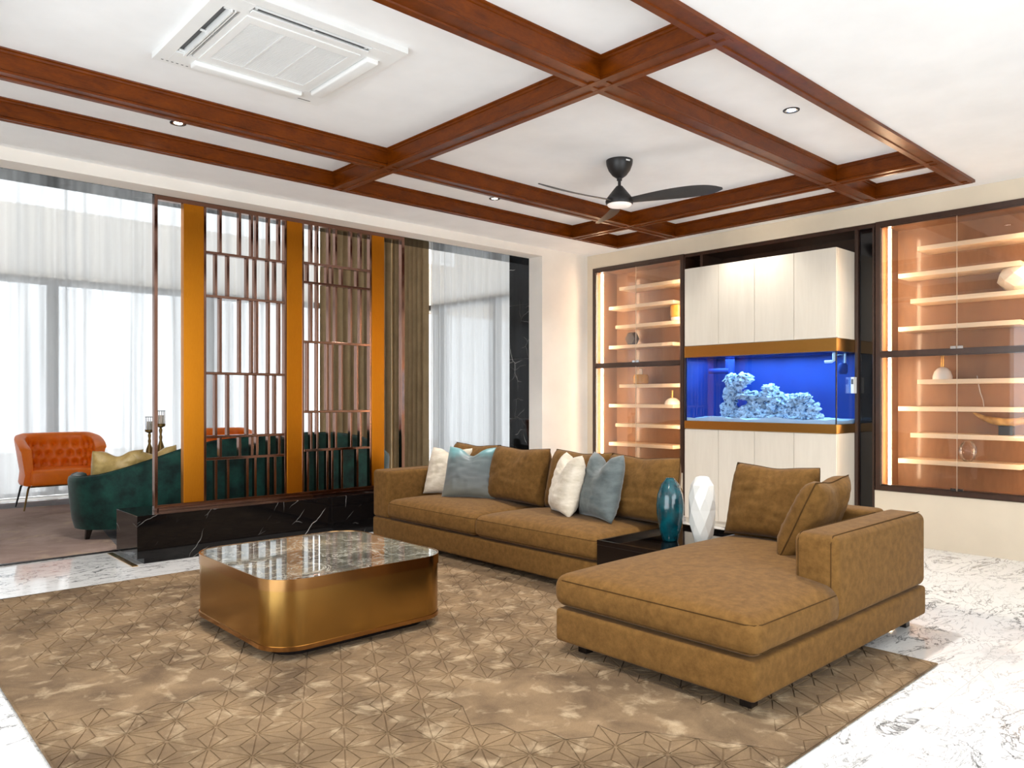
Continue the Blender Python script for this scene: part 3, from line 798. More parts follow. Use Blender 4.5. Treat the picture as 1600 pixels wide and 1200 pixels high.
MB().box(UX, UX+.008, UY0, UY1, 1.141, 1.844).build('front_pane', 'tank_glass', aq)
MB().box(UX+.008, 7.80, UY0, UY0+.008, 1.141, 1.844).build('side_pane', 'tank_glass', aq)
MB().box(UX-.0005, UX+.010, UY0-.0005, UY0+.010, 1.141, 1.844).build('silicone_joint', 'black_metal', aq)
MB().box(7.80, 7.81, UY0, UY1, 1.141, 1.844).build('back_sheet', 'tank_blue', aq)
MB().box(UX+.02, 7.80, UY1-.02, UY1-.01, 1.141, 1.844).build('end_sheet', 'tank_blue', aq)
MB().box(UX+.010, 7.797, UY0+.010, UY1-.022, 1.835, 1.8352).build('water_surface', 'water', aq)
# sand bed
N = 40; vs = []; fs = []
for j_ in range(10):
    j = max(0, j_-1)
    for i in range(N+1):
        y = UY0+.012+(UY1-.024-UY0-.012)*max(0, i-1)/(N-1); xx = UX+.012+(7.796-UX-.012)*j/8
        if j_ == 0 or i == 0:
            vs.append((xx, y, 1.1415)); continue
        vs.append((xx, y, 1.180+.028*noise.noise((xx*4, y*3.2, 1))+.015*noise.noise((xx*9, y*9, 3))))
for j in range(9):
    for i in range(N): a = j*(N+1)+i; fs.append((a, a+1, a+N+2, a+N+1))
o = MB().add(vs, fs).build('sand_bed', 'white_sand', aq, 60, fix=False)
def rock(cx, cy, cz, rx, ry, rz, seed):
    bm = bmesh.new(); bmesh.ops.create_icosphere(bm, subdivisions=4, radius=1)
    for v in bm.verts:
        p = v.co.copy(); q = p*2.3+Vector((seed*3.1, seed, 0)); d = 1+.38*noise.noise(q)+.30*noise.noise(q*2.6)+.20*noise.noise(q*6)+.13*noise.noise(q*13)
        v.co = Vector((cx+p.x*d*rx, cy+p.y*d*ry, cz+p.z*d*rz))
    m = MB(); bm.verts.index_update(); m.add([v.co[:] for v in bm.verts], [[v.index for v in f.verts] for f in bm.faces]); bm.free()
    m.build('rock', 'reef_rock', aq, 60)
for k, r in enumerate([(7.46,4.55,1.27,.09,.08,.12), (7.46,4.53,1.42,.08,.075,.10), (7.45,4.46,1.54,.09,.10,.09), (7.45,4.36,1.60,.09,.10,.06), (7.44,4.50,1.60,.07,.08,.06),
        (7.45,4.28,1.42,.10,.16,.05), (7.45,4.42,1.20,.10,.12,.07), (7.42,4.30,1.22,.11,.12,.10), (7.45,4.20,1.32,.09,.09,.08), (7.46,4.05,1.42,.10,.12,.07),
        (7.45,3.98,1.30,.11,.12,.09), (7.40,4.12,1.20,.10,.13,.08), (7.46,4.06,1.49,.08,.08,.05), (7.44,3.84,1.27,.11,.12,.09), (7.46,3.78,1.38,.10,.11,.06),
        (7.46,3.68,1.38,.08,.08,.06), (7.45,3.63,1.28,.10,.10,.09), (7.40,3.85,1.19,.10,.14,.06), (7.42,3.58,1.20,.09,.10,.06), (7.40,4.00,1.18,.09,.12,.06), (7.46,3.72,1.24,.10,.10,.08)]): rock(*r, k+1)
MB().tube([(7.32, 3.31, 1.842), (7.32, 3.31, 1.76), (7.32, 3.33, 1.75), (7.32, 3.40, 1.75)], .014, 10).build('return_pipe', 'white_plastic', aq, 50)
MB().tube([(7.50, 3.28, 1.84), (7.50, 3.28, 1.70)], .010, 10).build('pump_lead', 'white_plastic', aq, 50)
MB().lathe([(.002, -.06), (.03, -.06), (.045, -.04), (.045, .03), (.03, .05), (.002, .05)], 18, (7.50, 3.30, 1.69)).build('pump', 'tank_blue', aq, 40)
MB().bbox(7.50, 7.57, UY0-.032, UY0-.001, 1.44, 1.60, .004).build('thermometer', 'white_plastic', aq)
MB().box(7.499, 7.5005, UY0-.028, UY0-.006, 1.53, 1.58).build('thermometer_display', 'grey_plastic', aq)
MB().tube([(7.6, 4.62, 1.18), (7.6, 4.62, 1.84)], .05, 16).build('overflow_pipe', 'tank_blue', aq, 50)
MB().tube([(7.56, 4.86, 1.70), (7.56, 4.60, 1.70)], .03, 14).build('wave_pump', 'tank_blue', aq, 50)
MB().box(7.35, 7.65, UY0+.2, UY1-.2, 1.838, 1.843).build('lamp_bar', 'black_metal', aq)
area_light('aquarium_lamp', (7.48, 4.08, 1.83), (0, 0, 0), .42, 1.5, 15, (.30, .62, 1.0))

# ------------------------------------------------------------------ sectional sofa
def piping(m, pts, r=.0028, closed=False): m.tube(pts, r, 5, True, closed)
def cushion_part(parent, name, x0, x1, y0, y1, z0, z1, r=.05, crown=.03, belly=.012, mat='brown_fabric', seam=None, k=4, m_=6):
    o = MB().rbox(x0, x1, y0, y1, z0, z1, r, k, m_, crown, belly).build(name, mat, parent, 'all')
    if seam:
        s_ = MB()
        for zz in seam:
            q = (zz-(z0+z1)/2)/((z1-z0)/2); e_ = max(0, abs(zz-(z0+z1)/2)-((z1-z0)/2-r)); i = belly*(1-q*q)-(r-math.sqrt(r*r-e_*e_))+.0004
            loop = rrect(x0-i, x1+i, y0-i, y1+i, r*.9, 6)
            piping(s_, [(p[0], p[1], zz) for p in loop], .0026, True)
        s_.build('seam', 'seam_thread', o, 60)
    return o
sofa = thing('sofa', 'long brown fabric sofa with low arm beside the black plinth', 'sofa', (4.5, 4.9, 0))
SX0, SX1 = 4.0, 4.98
MB().rbox(SX0, SX1, 3.42, 6.35, .06, .245, .022, 3, 4).build('base', 'brown_fabric', sofa, 40)
for (x, y) in ((4.1, 6.2), (4.85, 6.2), (4.1, 3.6), (4.85, 3.6)): MB().bbox(x-.03, x+.03, y-.03, y+.03, .0105 if x < 4.31 else 0, .065, .003).build('leg', 'black_wood', sofa)
o = MB().rbox(SX0, SX1, 6.075, 6.35, .245, .70, .035, 3, 3).build('arm', 'brown_fabric', sofa, 40)
sm = MB(); piping(sm, [(SX0+.004, 6.11, .26), (SX0+.004, 6.108, .66), (SX0+.03, 6.106, .697), (SX1-.04, 6.106, .7005)]); piping(sm, [(SX0+.004, 6.318, .26), (SX0+.004, 6.32, .66), (SX0+.03, 6.32, .697), (SX1-.04, 6.32, .7005)])
sm.build('seam', 'seam_thread', o, 60)
o = MB().rbox(4.76, SX1, 3.425, 6.075, .245, .705, .035, 3, 3).build('backrest', 'brown_fabric', sofa, 40)
cushion_part(sofa, 'seat_cushion', SX0-.015, 4.78, 4.785, 6.068, .252, .43, .055, .045, .012, seam=(.400, .282))
cushion_part(sofa, 'seat_cushion', SX0-.015, 4.78, 3.47, 4.78, .252, .43, .055, .045, .012, seam=(.400, .282))

def pillow_mesh(w, h, t_, chop=0.0, N=24, pinch=.06, seed=0, wrinkle=.006, box=False, power=.55):
    """pillow standing in the local XZ plane, bottom edge on z=0, thickness along y"""
    vs = []; fs = []
    def P(i, j, sd):
        u = -1+2*i/N; v = -1+2*j/N
        u = math.copysign(abs(u)**.9, u); v = math.copysign(abs(v)**.9, v)
        x = w/2*u*(1-pinch*(1-v*v)); z = h/2*v*(1-pinch*(1-u*u))
        th = t_/2*(max(0, 1-abs(u)**3.2)*max(0, 1-abs(v)**3.2))**power
        if v < 0: th *= 1+.25*(-v)*(1-u*u)
        if chop:
            g = math.exp(-(u/.34)**2)*max(0, (v+.1)/1.1)**1.6
            z -= chop*g; th *= 1-.45*g*(1 if v < .98 else 0)
            x *= 1-.10*max(0, v)**2*(1-math.exp(-(u/.5)**2))
        e = (1-u**8)*(1-v**8)
        th += wrinkle*e*(noise.noise((u*2.2+seed, v*7, sd*4))+.6*noise.noise((u*6, v*2.5+seed, sd*3)))
        return (x, -sd*th, z+h/2)
    n = N+1
    for sd in (1, -1):
        for j in range(n):
            for i in range(n): vs.append(P(i, j, sd))
    for s_ in (0, 1):
        for j in range(N):
            for i in range(N):
                a = s_*n*n+j*n+i; q = (a, a+1, a+n+1, a+n); fs.append(q if s_ == 0 else q[::-1])
    m = MB(); m.add(vs, fs)
    # weld the rim
    bm = bmesh.new(); 
    for p in m.v: bm.verts.new(p)
    bm.verts.ensure_lookup_table()
    for f in m.f: bm.faces.new([bm.verts[i] for i in f])
    bmesh.ops.remove_doubles(bm, verts=bm.verts, dist=.0006)
    bm.verts.index_update()
    out = MB(); out.add([v.co[:] for v in bm.verts], [[v.index for v in f.verts] for f in bm.faces]); bm.free()
    rim = [P(i, 0, 1) for i in range(N+1)]+[P(N, j, 1) for j in range(1, N+1)]+[P(i, N, 1) for i in range(N-1, -1, -1)]+[P(0, j, 1) for j in range(N-1, 0, -1)]
    return out, [(p[0], 0, p[2]) for p in rim]
def orient(m, loc, face, lean, roll=0.0):
    """face: heading (radians) the front (-y local) points to; lean: back tilt"""
    M = Matrix.Translation(loc) @ Matrix.Rotation(face+math.pi/2, 4, 'Z') @ Matrix.Rotation(-lean, 4, 'X') @ Matrix.Rotation(roll, 4, 'Y')
    return M
def back_cushion(parent, cx, cy, cz, w, h, t_, face, lean, seed, roll=0.0, pinch=.055, power=.45):
    m, rim = pillow_mesh(w, h, t_, .012, 24, pinch, seed, .010, power=power)
    M = orient(m, (cx, cy, cz), face, lean, roll)
    m.move(lambda p: M @ Vector(p)); o = m.build('back_cushion', 'brown_fabric', parent, 'all')
    s_ = MB(); s_.tube([tuple(M @ Vector(p)) for p in rim], .0035, 5, True, True); s_.build('seam', 'seam_thread', o, 60)
for k, (ya, yb) in enumerate(((6.02, 5.30), (5.36, 4.62), (4.62, 3.93), (3.97, 3.27))):
    back_cushion(sofa, 4.62+(.03 if k % 2 == 0 else 0), (ya+yb)/2, .452, ya-yb+.02, .51, .26, math.pi, math.radians(13), k+1)

ch = thing('chaise', 'brown fabric chaise section with low arm on the tan rug', 'sofa', (4.0, 2.27, 0))
MB().rbox(2.975, 5.0, 1.69, 2.885, .075, .252, .022, 3, 4).build('base', 'brown_fabric', ch, 40)
for (x, y) in ((3.10, 1.79), (3.10, 2.77), (4.90, 1.79), (4.90, 2.77)): MB().bbox(x-.03, x+.03, y-.03, y+.03, .0105 if x < 4.31 else 0, .08, .003).build('leg', 'black_wood', ch)
o = MB().rbox(3.77, 5.0, 1.69, 1.925, .255, .70, .05, 4, 3).build('arm', 'brown_fabric', ch, 40)
sm = MB(); piping(sm, [(3.774, 1.722, .27), (3.774, 1.722, .66), (3.80, 1.722, .697), (4.97, 1.722, .7005)]); piping(sm, [(3.774, 1.895, .27), (3.774, 1.895, .66), (3.80, 1.893, .697), (4.75, 1.893, .7005)])
sm.build('seam', 'seam_thread', o, 60)
o = MB().rbox(4.78, 5.0, 1.926, 2.885, .255, .70, .035, 3, 3).build('backrest', 'brown_fabric', ch, 40)
# seat cushion notched around the arm
vs = []
seat = MB().rbox(2.985, 4.80, 1.69, 2.895, .258, .435, .055, 4, 14, .045, .012)
def notch(p):
    x, y, z = p
    if x > 3.775 and y < 1.93: y = 1.93+(y-1.93)*.02
    return (x, y, z)
seat.move(notch)
o = seat.build('seat_cushion', 'brown_fabric', ch, 'all')
sm = MB()
for zz in (.408, .285):
    loop = [(2.9835, 2.84), (2.9835, 2.3), (2.9835, 1.745), (2.999, 1.706), (3.04, 1.6885), (3.4, 1.6885), (3.76, 1.6885)]
    piping(sm, [(x, y, zz) for x, y in loop])
sm.build('seam', 'seam_thread', o, 60)
back_cushion(ch, 4.68, 2.56, .455, .66, .50, .22, math.pi, math.radians(14), 11)
back_cushion(ch, 4.47, 2.24, .455, .66, .50, .22, math.pi/2+.12, math.radians(24), 12)

# tray table
tr = thing('tray_table', 'low black lacquered tray table between sofa and chaise', 'table', (4.5, 3.16, 0))
MB().bbox(3.98, 4.98, 2.91, 3.455, .10, .385, .003).build('body', 'black_wood', tr)
m = MB(); m.box(3.98, 4.98, 3.435, 3.455, .385, .415); m.box(3.98, 4.98, 2.91, 2.93, .385, .415); m.box(3.98, 4.0, 2.93, 3.435, .385, .415); m.box(4.96, 4.98, 2.93, 3.435, .385, .415)
m.build('rim', 'black_wood', tr)
MB().box(4.0, 4.96, 2.93, 3.435, .385, .389).build('tray_surface', 'black_gloss', tr)
for (x, y) in ((4.05, 2.97), (4.05, 3.39), (4.9, 2.97), (4.9, 3.39)): MB().box(x-.025, x+.025, y-.025, y+.025, .0105 if x < 4.31 else 0, .10).build('leg', 'black_wood', tr)
v1 = lathe_thing('teal_vase', 'glossy teal ceramic vase on the black tray table', 'vase', (4.44, 3.175, .389),
    [('body', [(.002, 0), (.05, 0), (.056, .01), (.078, .10), (.094, .19), (.097, .25), (.088, .33), (.062, .40), (.035, .432), (.031, .442), (.026, .44), (.026, .40), (.002, .39)], 'teal_glaze', 40, 60)], None)
faceted('faceted_vase', 'tall white faceted vase on the black tray table', (4.56, 2.99, .389), [(.05, 0), (.075, .06), (.088, .14), (.092, .23), (.090, .32), (.078, .40), (.045, .455), (.02, .462)], 8, 'ceramic_white', 9, jitter=.05)

# ------------------------------------------------------------------ throw pillows
def pillow(name, label, mat, loc, face, lean, w=.46, h=.46, t_=.18, chop=.0, seed=0, roll=0.0, group='scatter cushions', pinch=.07):
    m, rim = pillow_mesh(w, h, t_, chop, 30, pinch, seed, .009)
    o = m.build(name, mat, None, 'all')
    o.matrix_world = orient(m, loc, face, lean, roll); ORG[o.name] = (0,0,0)
    return tag(o, label, 'pillow', group)
pillow('throw_pillow', 'cream silk pillow beside the sofa arm', 'cream_silk', (4.46, 5.80, .462), math.radians(200), math.radians(18), .50, .47, .17, .045, 1)
pillow('throw_pillow', 'teal and grey silk pillow with dented top', 'teal_silk', (4.455, 5.44, .462), math.radians(212), math.radians(20), .53, .50, .18, .075, 2)
pillow('throw_pillow', 'cream silk pillow leaning next to the plain steel grey pillow', 'cream_silk', (4.40, 4.21, .462), math.radians(151), math.radians(14), .46, .50, .20, .09, 3)
pillow('throw_pillow', 'steel grey silk pillow with a deep dent at its top', 'steel_silk', (4.42, 3.86, .462), math.radians(162), math.radians(14), .48, .52, .20, .10, 4)

# ------------------------------------------------------------------ coffee table
ct = thing('coffee_table', 'brass clad coffee table with polished stone top on the rug', 'table', (2.316, 4.29, .012))
TX0, TX1, TY0, TY1, TR = 1.735, 2.897, 3.697, 4.885, .20
MB().prism(rrect(TX0+.10, TX1-.10, TY0+.10, TY1-.10, .12), .0105, .07).build('plinth', 'black_wood', ct, 40)
MB().prism(rrect(TX0, TX1, TY0, TY1, TR, 14), .062, .085).build('lower_band', 'bronze_band', ct, 30)
MB().prism(rrect(TX0+.005, TX1-.005, TY0+.005, TY1-.005, TR-.004, 14), .085, .378).build('drum', 'bronze_brushed', ct, 30)
m = MB(); n = 15*4
o1 = rrect(TX0, TX1, TY0, TY1, TR, 14); i1 = rrect(TX0+.007, TX1-.007, TY0+.007, TY1-.007, TR-.006, 14); n = len(o1)
m.add([(x,y,.378) for x,y in o1]+[(x,y,.440) for x,y in o1]+[(x,y,.440) for x,y in i1]+[(x,y,.378) for x,y in i1],
      [f for i in range(n) for f in ((i,(i+1)%n,n+(i+1)%n,n+i),(n+i,n+(i+1)%n,2*n+(i+1)%n,2*n+i),(2*n+i,2*n+(i+1)%n,3*n+(i+1)%n,3*n+i),(3*n+i,3*n+(i+1)%n,(i+1)%n,i))])
m.build('upper_band', 'bronze_band', ct, 30)
MB().prism(rrect(TX0+.008, TX1-.008, TY0+.008, TY1-.008, TR-.007, 14), .38, .437).build('stone_top', 'grey_stone', ct, 30)

# ------------------------------------------------------------------ front rug with carved hemp-leaf pile
RX0, RX1, RY0, RY1 = .66, 4.31, 1.405, 6.215
rug = thing('area_rug', 'large tan rug carved with a star pattern under the sofa', 'rug', (2.5, 3.8, 0))
MB().box(RX0, RX1, RY0, RY1, .0008, .006).build('backing', 'tan_pile', rug)
m = MB(); s_ = .2; hh = .18
def clip(poly):
    def cut(poly, ax, lim, sg):
        out = []
        for i in range(len(poly)):
            a, b_ = poly[i], poly[(i+1) % len(poly)]
            ia = sg*(a[ax]-lim) <= 0; ib = sg*(b_[ax]-lim) <= 0
            if ia: out.append(a)
            if ia != ib:
                f = (lim-a[ax])/(b_[ax]-a[ax]); out.append((a[0]+f*(b_[0]-a[0]), a[1]+f*(b_[1]-a[1])))
        return out
    for ax, lim, sg in ((0, RX0, -1), (0, RX1, 1), (1, RY0, -1), (1, RY1, 1)):
        poly = cut(poly, ax, lim, sg)
        if len(poly) < 3: return None
    return poly
def pad(tri):
    cx = sum(p[0] for p in tri)/3; cy = sum(p[1] for p in tri)/3
    plain = noise.noise((cx*.9+4, cy*.9, 2.2))
    near = 1.0
    g = .0024 if plain + .5*math.exp(-((cx-2.7)**2+(cy-2.7)**2)/.3) < .45 else .0
    P_ = tri
    if g:
        # inset triangle by g
        n = len(tri); lines = []
        ar = sum(tri[i][0]*tri[(i+1)%n][1]-tri[(i+1)%n][0]*tri[i][1] for i in range(n))
        if ar < 0: tri = tri[::-1]
        for i in range(n):
            a, b_ = tri[i], tri[(i+1)%n]; dx, dy = b_[0]-a[0], b_[1]-a[1]; L = math.hypot(dx, dy); nx, ny = -dy/L, dx/L
            lines.append((a[0]+nx*g, a[1]+ny*g, dx, dy))
        P_ = []
        for i in range(n):
            x1, y1, dx1, dy1 = lines[i-1]; x2, y2, dx2, dy2 = lines[i]
            D_ = dx1*dy2-dy1*dx2
            t_ = ((x2-x1)*dy2-(y2-y1)*dx2)/D_; P_.append((x1+t_*dx1, y1+t_*dy1))
    top = clip(P_)
    if not top: return
    z = .0100
    n = len(top)
    if g:
        ctx = sum(p[0] for p in top)/n; cty = sum(p[1] for p in top)/n
        ins = [(p[0]+(ctx-p[0])*.07, p[1]+(cty-p[1])*.07) for p in top]
        m.add([(x,y,.006) for x,y in top]+[(x,y,z-.0015) for x,y in top]+[(x,y,z) for x,y in ins],
              [(i,(i+1)%n,n+(i+1)%n,n+i) for i in range(n)]+[(n+i,n+(i+1)%n,2*n+(i+1)%n,2*n+i) for i in range(n)]+[tuple(range(2*n,3*n))])
    else:
        m.add([(x,y,z-.0005) for x,y in top], [tuple(range(n))])
j0 = int((RY0-3.02)/hh)-2
for j in range(j0, j0+32):
    ya = 3.02+j*hh
    for i in range(-4, 20):
        xa = .948+i*s_+(.1 if j % 2 else 0)
        A_, B_, C_ = (xa, ya), (xa+s_, ya), (xa+s_/2, ya+hh); D2 = (xa+s_*1.5, ya+hh)
        for T in ((A_, B_, C_), (B_, D2, C_)):
            if max(p[0] for p in T) < RX0 or min(p[0] for p in T) > RX1 or max(p[1] for p in T) < RY0 or min(p[1] for p in T) > RY1: continue
            G = (sum(p[0] for p in T)/3, sum(p[1] for p in T)/3)
            for q in range(3): pad([T[q], T[(q+1)%3], G])
o = m.build('carved_pile', 'tan_pile', rug); o['kind'] = 'stuff'
bm_ = MB(); bm_.tube([(RX0, RY0, .008), (RX1, RY0, .008), (RX1, RY1, .008), (RX0, RY1, .008)], .006, 6, True, True); bm_.build('binding', 'tan_pile', rug, 60)

# ------------------------------------------------------------------ sitting room beyond the screen
r2 = thing('area_rug', 'mauve and slate rug in the sitting room behind the screen', 'rug', (2.6, 9.5, 0))
MB().box(-1.2, 6.6, 7.50, 11.75, .0008, .014).build('pile', 'mauve_pile', r2)
MB().prism([(2.25, 8.95), (2.05, 7.52), (3.5, 7.52), (5.5, 8.4), (5.0, 9.6)], .014, .0155).build('slate_patch', 'slate_pile', r2)
MB().prism([(1.7, 11.2), (1.55, 11.7), (5.5, 11.7), (5.0, 10.9)], .014, .0155).build('slate_patch', 'slate_pile', r2)
MB().tube([(-1.2, 7.50, .008), (6.6, 7.50, .008), (6.6, 11.75, .008), (-1.2, 11.75, .008)], .009, 6, True, True).build('binding', 'black_wood', r2, 60)

# green crescent sofa (seen from behind)
gs = thing('crescent_sofa', 'dark green velvet curved sofa seen from behind the screen', 'sofa', (3.6, 8.2, .014))
key = [(1.93, 8.62), (1.85, 8.50), (1.82, 8.34), (1.89, 8.14), (2.10, 7.97), (2.45, 7.82), (2.9, 7.70), (3.5, 7.64), (4.1, 7.66), (4.65, 7.74), (5.05, 7.88), (5.35, 8.10), (5.47, 8.38), (5.42, 8.68), (5.25, 8.9)]
ztab = [(1.8, .615), (2.0, .64), (2.2, .70), (2.45, .79), (2.7, .88), (3.0, .95), (3.5, .985), (4.0, 1.0), (4.4, .985), (4.75, .93), (5.0, .84), (5.25, .73), (5.5, .64)]
def interp(tb, x):
    if x <= tb[0][0]: return tb[0][1]
    for (a, b_), (c_, d_) in zip(tb, tb[1:]):
        if x <= c_: return b_+(d_-b_)*(x-a)/(c_-a)
    return tb[-1][1]
def catmull(P, n):
    out = []
    for i in range(len(P)-1):
        p0 = Vector(P[max(i-1,0)]); p1 = Vector(P[i]); p2 = Vector(P[i+1]); p3 = Vector(P[min(i+2,len(P)-1)])
        for k in range(n):
            t_ = k/n; out.append(.5*((2*p1)+(p2-p0)*t_+(2*p0-5*p1+4*p2-p3)*t_*t_+(3*p1-p0-3*p2+p3)*t_**3))
    out.append(Vector(P[-1])); return out
path = catmull(key, 5)
rings = []
for i, p in enumerate(path):
    d = path[min(i+1, len(path)-1)]-path[max(i-1, 0)]; d.normalize(); nn = Vector((-d.y, d.x))   # towards the seat side
    zt = interp(ztab, p.x); ring = []
    for off, z in ((.10, .10), (.06, .075+.03), (.035, .2), (.012, .4), (.0, zt-.05), (.008, zt-.015), (.03, zt), (.08, zt+.004), (.115, zt-.012), (.13, zt-.05), (.16, .42), (.17, .12)):
        z = min(z, zt) if off < .1 else z
        q = p+nn*off; ring.append((q.x, q.y, z+.014))
    rings.append(ring)
back = MB().loft(rings).build('curved_back', 'green_velvet', gs, 50)
sm = MB(); sm.tube([(r[6][0], r[6][1], r[6][2]+.002) for r in rings], .004, 5); sm.build('seam', 'green_velvet', back, 60)
inner = [(r[10][0], r[10][1]) for r in rings]
fl = [(2.2, 9.0)] + inner + [(5.1, 8.95), (4.6, 8.72), (3.6, 8.62), (2.7, 8.75)]
MB().prism(inner[2:-2]+[(5.0, 8.85), (4.4, 8.68), (3.6, 8.62), (2.8, 8.70), (2.3, 8.9)], .12, .40).build('seat', 'green_velvet', gs, 40)
MB().prism(inner[4:-4]+[(4.9, 8.86), (4.4, 8.70), (3.6, 8.64), (2.8, 8.72), (2.4, 8.9)], .402, .46).build('seat_cushion', 'green_velvet', gs, 40)
for (x, y, dx) in ((1.98, 8.26, -.02), (5.28, 8.3, .02), (2.9, 8.05, 0), (4.5, 8.05, 0), (2.4, 8.75, 0), (4.9, 8.75, 0)):
    MB().loft([[(x+dx+a, y+b_, .0155) for a, b_ in ((-.018,-.018),(.018,-.018),(.018,.018),(-.018,.018))], [(x+a, y+b_, .13) for a, b_ in ((-.03,-.03),(.03,-.03),(.03,.03),(-.03,.03))]]).build('leg', 'black_wood', gs)
pillow('throw_pillow', 'gold silk pillow at the low end of the green sofa', 'gold_silk', (2.25, 8.36, .478), math.radians(80), math.radians(25), .50, .44, .18, .06, 21)
pillow('throw_pillow', 'gold silk pillow tilted behind the front gold pillow', 'gold_silk', (2.60, 8.30, .478), math.radians(92), math.radians(22), .48, .44, .18, .05, 22, roll=math.radians(8))
pillow('throw_pillow', 'pale gold pillow nearest the screen post on the green sofa', 'cream_gold', (2.93, 8.62, .478), math.radians(95), math.radians(25), .44, .42, .16, .05, 23)
pillow('throw_pillow', 'pale gold pillow at the far right end of the green sofa', 'cream_gold', (5.02, 8.34, .478), math.radians(110), math.radians(20), .44, .44, .16, .05, 24)

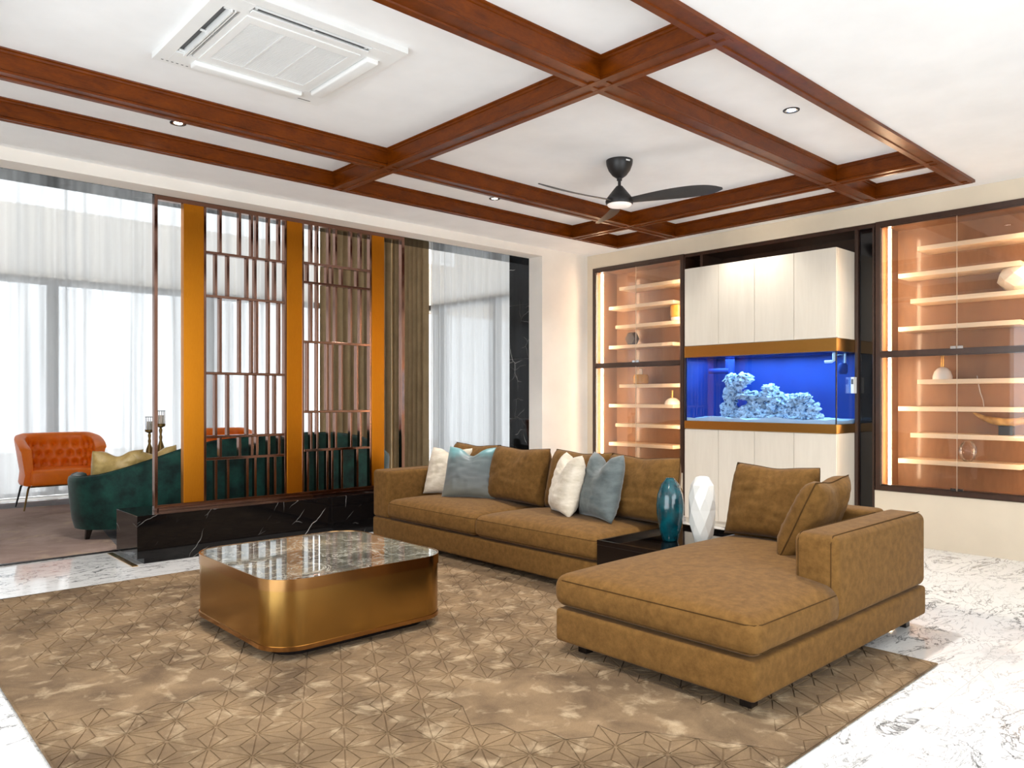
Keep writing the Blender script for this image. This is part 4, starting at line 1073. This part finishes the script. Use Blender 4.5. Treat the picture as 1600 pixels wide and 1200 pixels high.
# orange loveseats
def loveseat(loc, rotz, label):
    t_ = thing('loveseat', label, 'armchair', loc, rotz, 'orange tufted loveseats')
    # plan path of the shell, front opens to -y
    key = [(-.49, -.30), (-.50, -.12), (-.48, .08), (-.40, .24), (-.24, .32), (0, .345), (.24, .32), (.40, .24), (.48, .08), (.50, -.12), (.49, -.30)]
    pth = catmull(key, 14); Np = len(pth)
    def topz(i):
        s_ = abs(2*i/(Np-1)-1); return .93-.17*max(0, (s_-.35)/.65)**2.0
    rings = []; M = 26
    L = [0]
    for i in range(1, Np): L.append(L[-1]+(pth[i]-pth[i-1]).length)
    buttons = []
    rows = [(.54, 0), (.655, .5), (.77, 0)]
    for zr, of in rows:
        for k in range(-5, 6):
            sb = L[-1]/2+(k+of)*.135
            if .18 < sb < L[-1]-.18: buttons.append((sb, zr))
    for i, p in enumerate(pth):
        d = pth[min(i+1, Np-1)]-pth[max(i-1, 0)]; d.normalize(); nn = Vector((d.y, -d.x))   # inward
        if nn.dot(-p) < 0: nn = -nn
        zt = topz(i); ring = []
        flare = lambda z: .09*(1-(z-.30)/.6)
        for off, z in ((.10, .30), (.06, .31), (.05, .34)): q = p+nn*off; ring.append((q.x, q.y, z))
        for k in range(1, 5):
            z = .34+(zt-.04-.34)*k/4; q = p+nn*flare(z); ring.append((q.x, q.y, z))
        for off, z in ((.012, zt-.012), (.05, zt), (.09, zt-.006)): q = p+nn*off; ring.append((q.x, q.y, z))
        for k in range(M+1):
            z = (zt-.03)+(.40-(zt-.03))*k/M
            dsp = 0
            best = min(((L[i]-bs)/.05)**2+((z-bz)/.045)**2 for bs, bz in buttons)
            dsp = .012-.058*math.exp(-best**.6*1.1)
            q = p+nn*(.112+dsp+.04*(1-(z-.4)/.5)); ring.append((q.x, q.y, z))
        q = p+nn*.17; ring.append((q.x, q.y, .31))
        rings.append(ring)
    sh = MB().loft(rings).build('tufted_shell', 'orange_leather', t_, 60, local=True)
    bt = MB()
    for sb, zb_ in buttons:
        i = min(range(Np), key=lambda n: abs(L[n]-sb)); p = pth[i]; d = pth[min(i+1, Np-1)]-pth[max(i-1, 0)]; d.normalize(); nn = Vector((d.y, -d.x))
        if nn.dot(-p) < 0: nn = -nn
        q = p+nn*(.090+.04*(1-(zb_-.4)/.5)); bt.lathe([(.001, -.008), (.008, -.006), (.010, 0), (.008, .006), (.001, .008)], 8, (q.x, q.y, zb_))
    o = bt.build('buttons', 'orange_leather', sh, 60, local=True); o['kind'] = 'stuff'
    MB().rbox(-.37, .37, -.36, .22, .30, .485, .04, 3, 4, .02).build('seat', 'orange_leather', t_, 'all', local=True)
    ar = MB()
    legs = MB()
    for sx in (-1, 1):
        for yy, dy in ((-.22, -.06), (.16, .08)):
            MB().tube([(sx*.36, yy, .30), (sx*.38, yy+dy*.4, .26), (sx*.43, yy+dy, .002)], [.013, .013, .009], 8).build('leg', 'old_brass' if yy < 0 else 'black_metal', t_, 50, local=True)
    MB().tube([(-.37, -.22, .285), (.37, -.22, .285)], .01, 8).build('stretcher', 'old_brass', t_, 50, local=True)
    MB().tube([(-.37, .16, .285), (.37, .16, .285)], .01, 8).build('stretcher', 'old_brass', t_, 50, local=True)
    return t_
l1 = loveseat((2.30, 11.05, .0155), math.radians(0), 'orange tufted leather loveseat standing in front of the sheer curtain')
l2 = copy_tree(l1); l2.location = (4.42, 11.1, .0155); l2.rotation_euler.z = 0; l2['label'] = 'orange loveseat whose top shows through the lattice above the green sofa'

# low table with candlesticks
lt = thing('side_table', 'low dark round table behind the green sofa', 'table', (2.75, 9.6, .0145))
MB().lathe([(.002, .49), (.46, .49), (.46, .505), (.002, .505)], 48, (2.75, 9.6, 0)).build('top', 'black_gloss', lt, 40)
MB().lathe([(.002, .012), (.22, .0145), (.22, .03), (.03, .05), (.03, .49)], 32, (2.75, 9.6, 0)).build('pedestal', 'old_brass', lt, 40)
def candlestick(loc, h, label):
    t_ = thing('candlestick', label, 'candlestick', loc, group='candlesticks on the low table')
    s_ = h
    MB().lathe([(.002, 0), (.06, 0), (.06, .012), (.03, .03), (.016, .06), (.022, .10*s_+.05), (.045, .16*s_+.06), (.038, .22*s_+.08), (.014, .30*s_+.08), (.02, .34*s_+.08), (.012, .37*s_+.08), (.02, .42*s_+.08), (.012, .45*s_+.08), (.05, .47*s_+.08), (.052, .50*s_+.08), (.002, .50*s_+.08)], 20).build('stem', 'old_brass', t_, 40, local=True)
    z = .50*s_+.08
    gl = MB()
    for k in range(12):
        a = 2*math.pi*k/12; gl.tube([(.045*math.cos(a), .045*math.sin(a), z), (.045*math.cos(a), .045*math.sin(a), z+.15)], .004, 5)
    gl.build('rod_cage', 'chrome', t_, 50, local=True)
    MB().lathe([(.002, z+.0005), (.03, z+.0005), (.03, z+.10), (.002, z+.10)], 18).build('candle', 'cream_ceramic', t_, 40, local=True)
    MB().lathe([(.044, z+.15), (.051, z+.15), (.051, z+.157), (.044, z+.157)], 20, cap=False).build('collar', 'black_metal', t_, 40, local=True)
candlestick((3.06, 9.55, .5055), 1.0, 'tall brass candlestick just right of the screen post')
candlestick((2.985, 9.72, .5055), .85, 'shorter brass candlestick just left of the screen post')
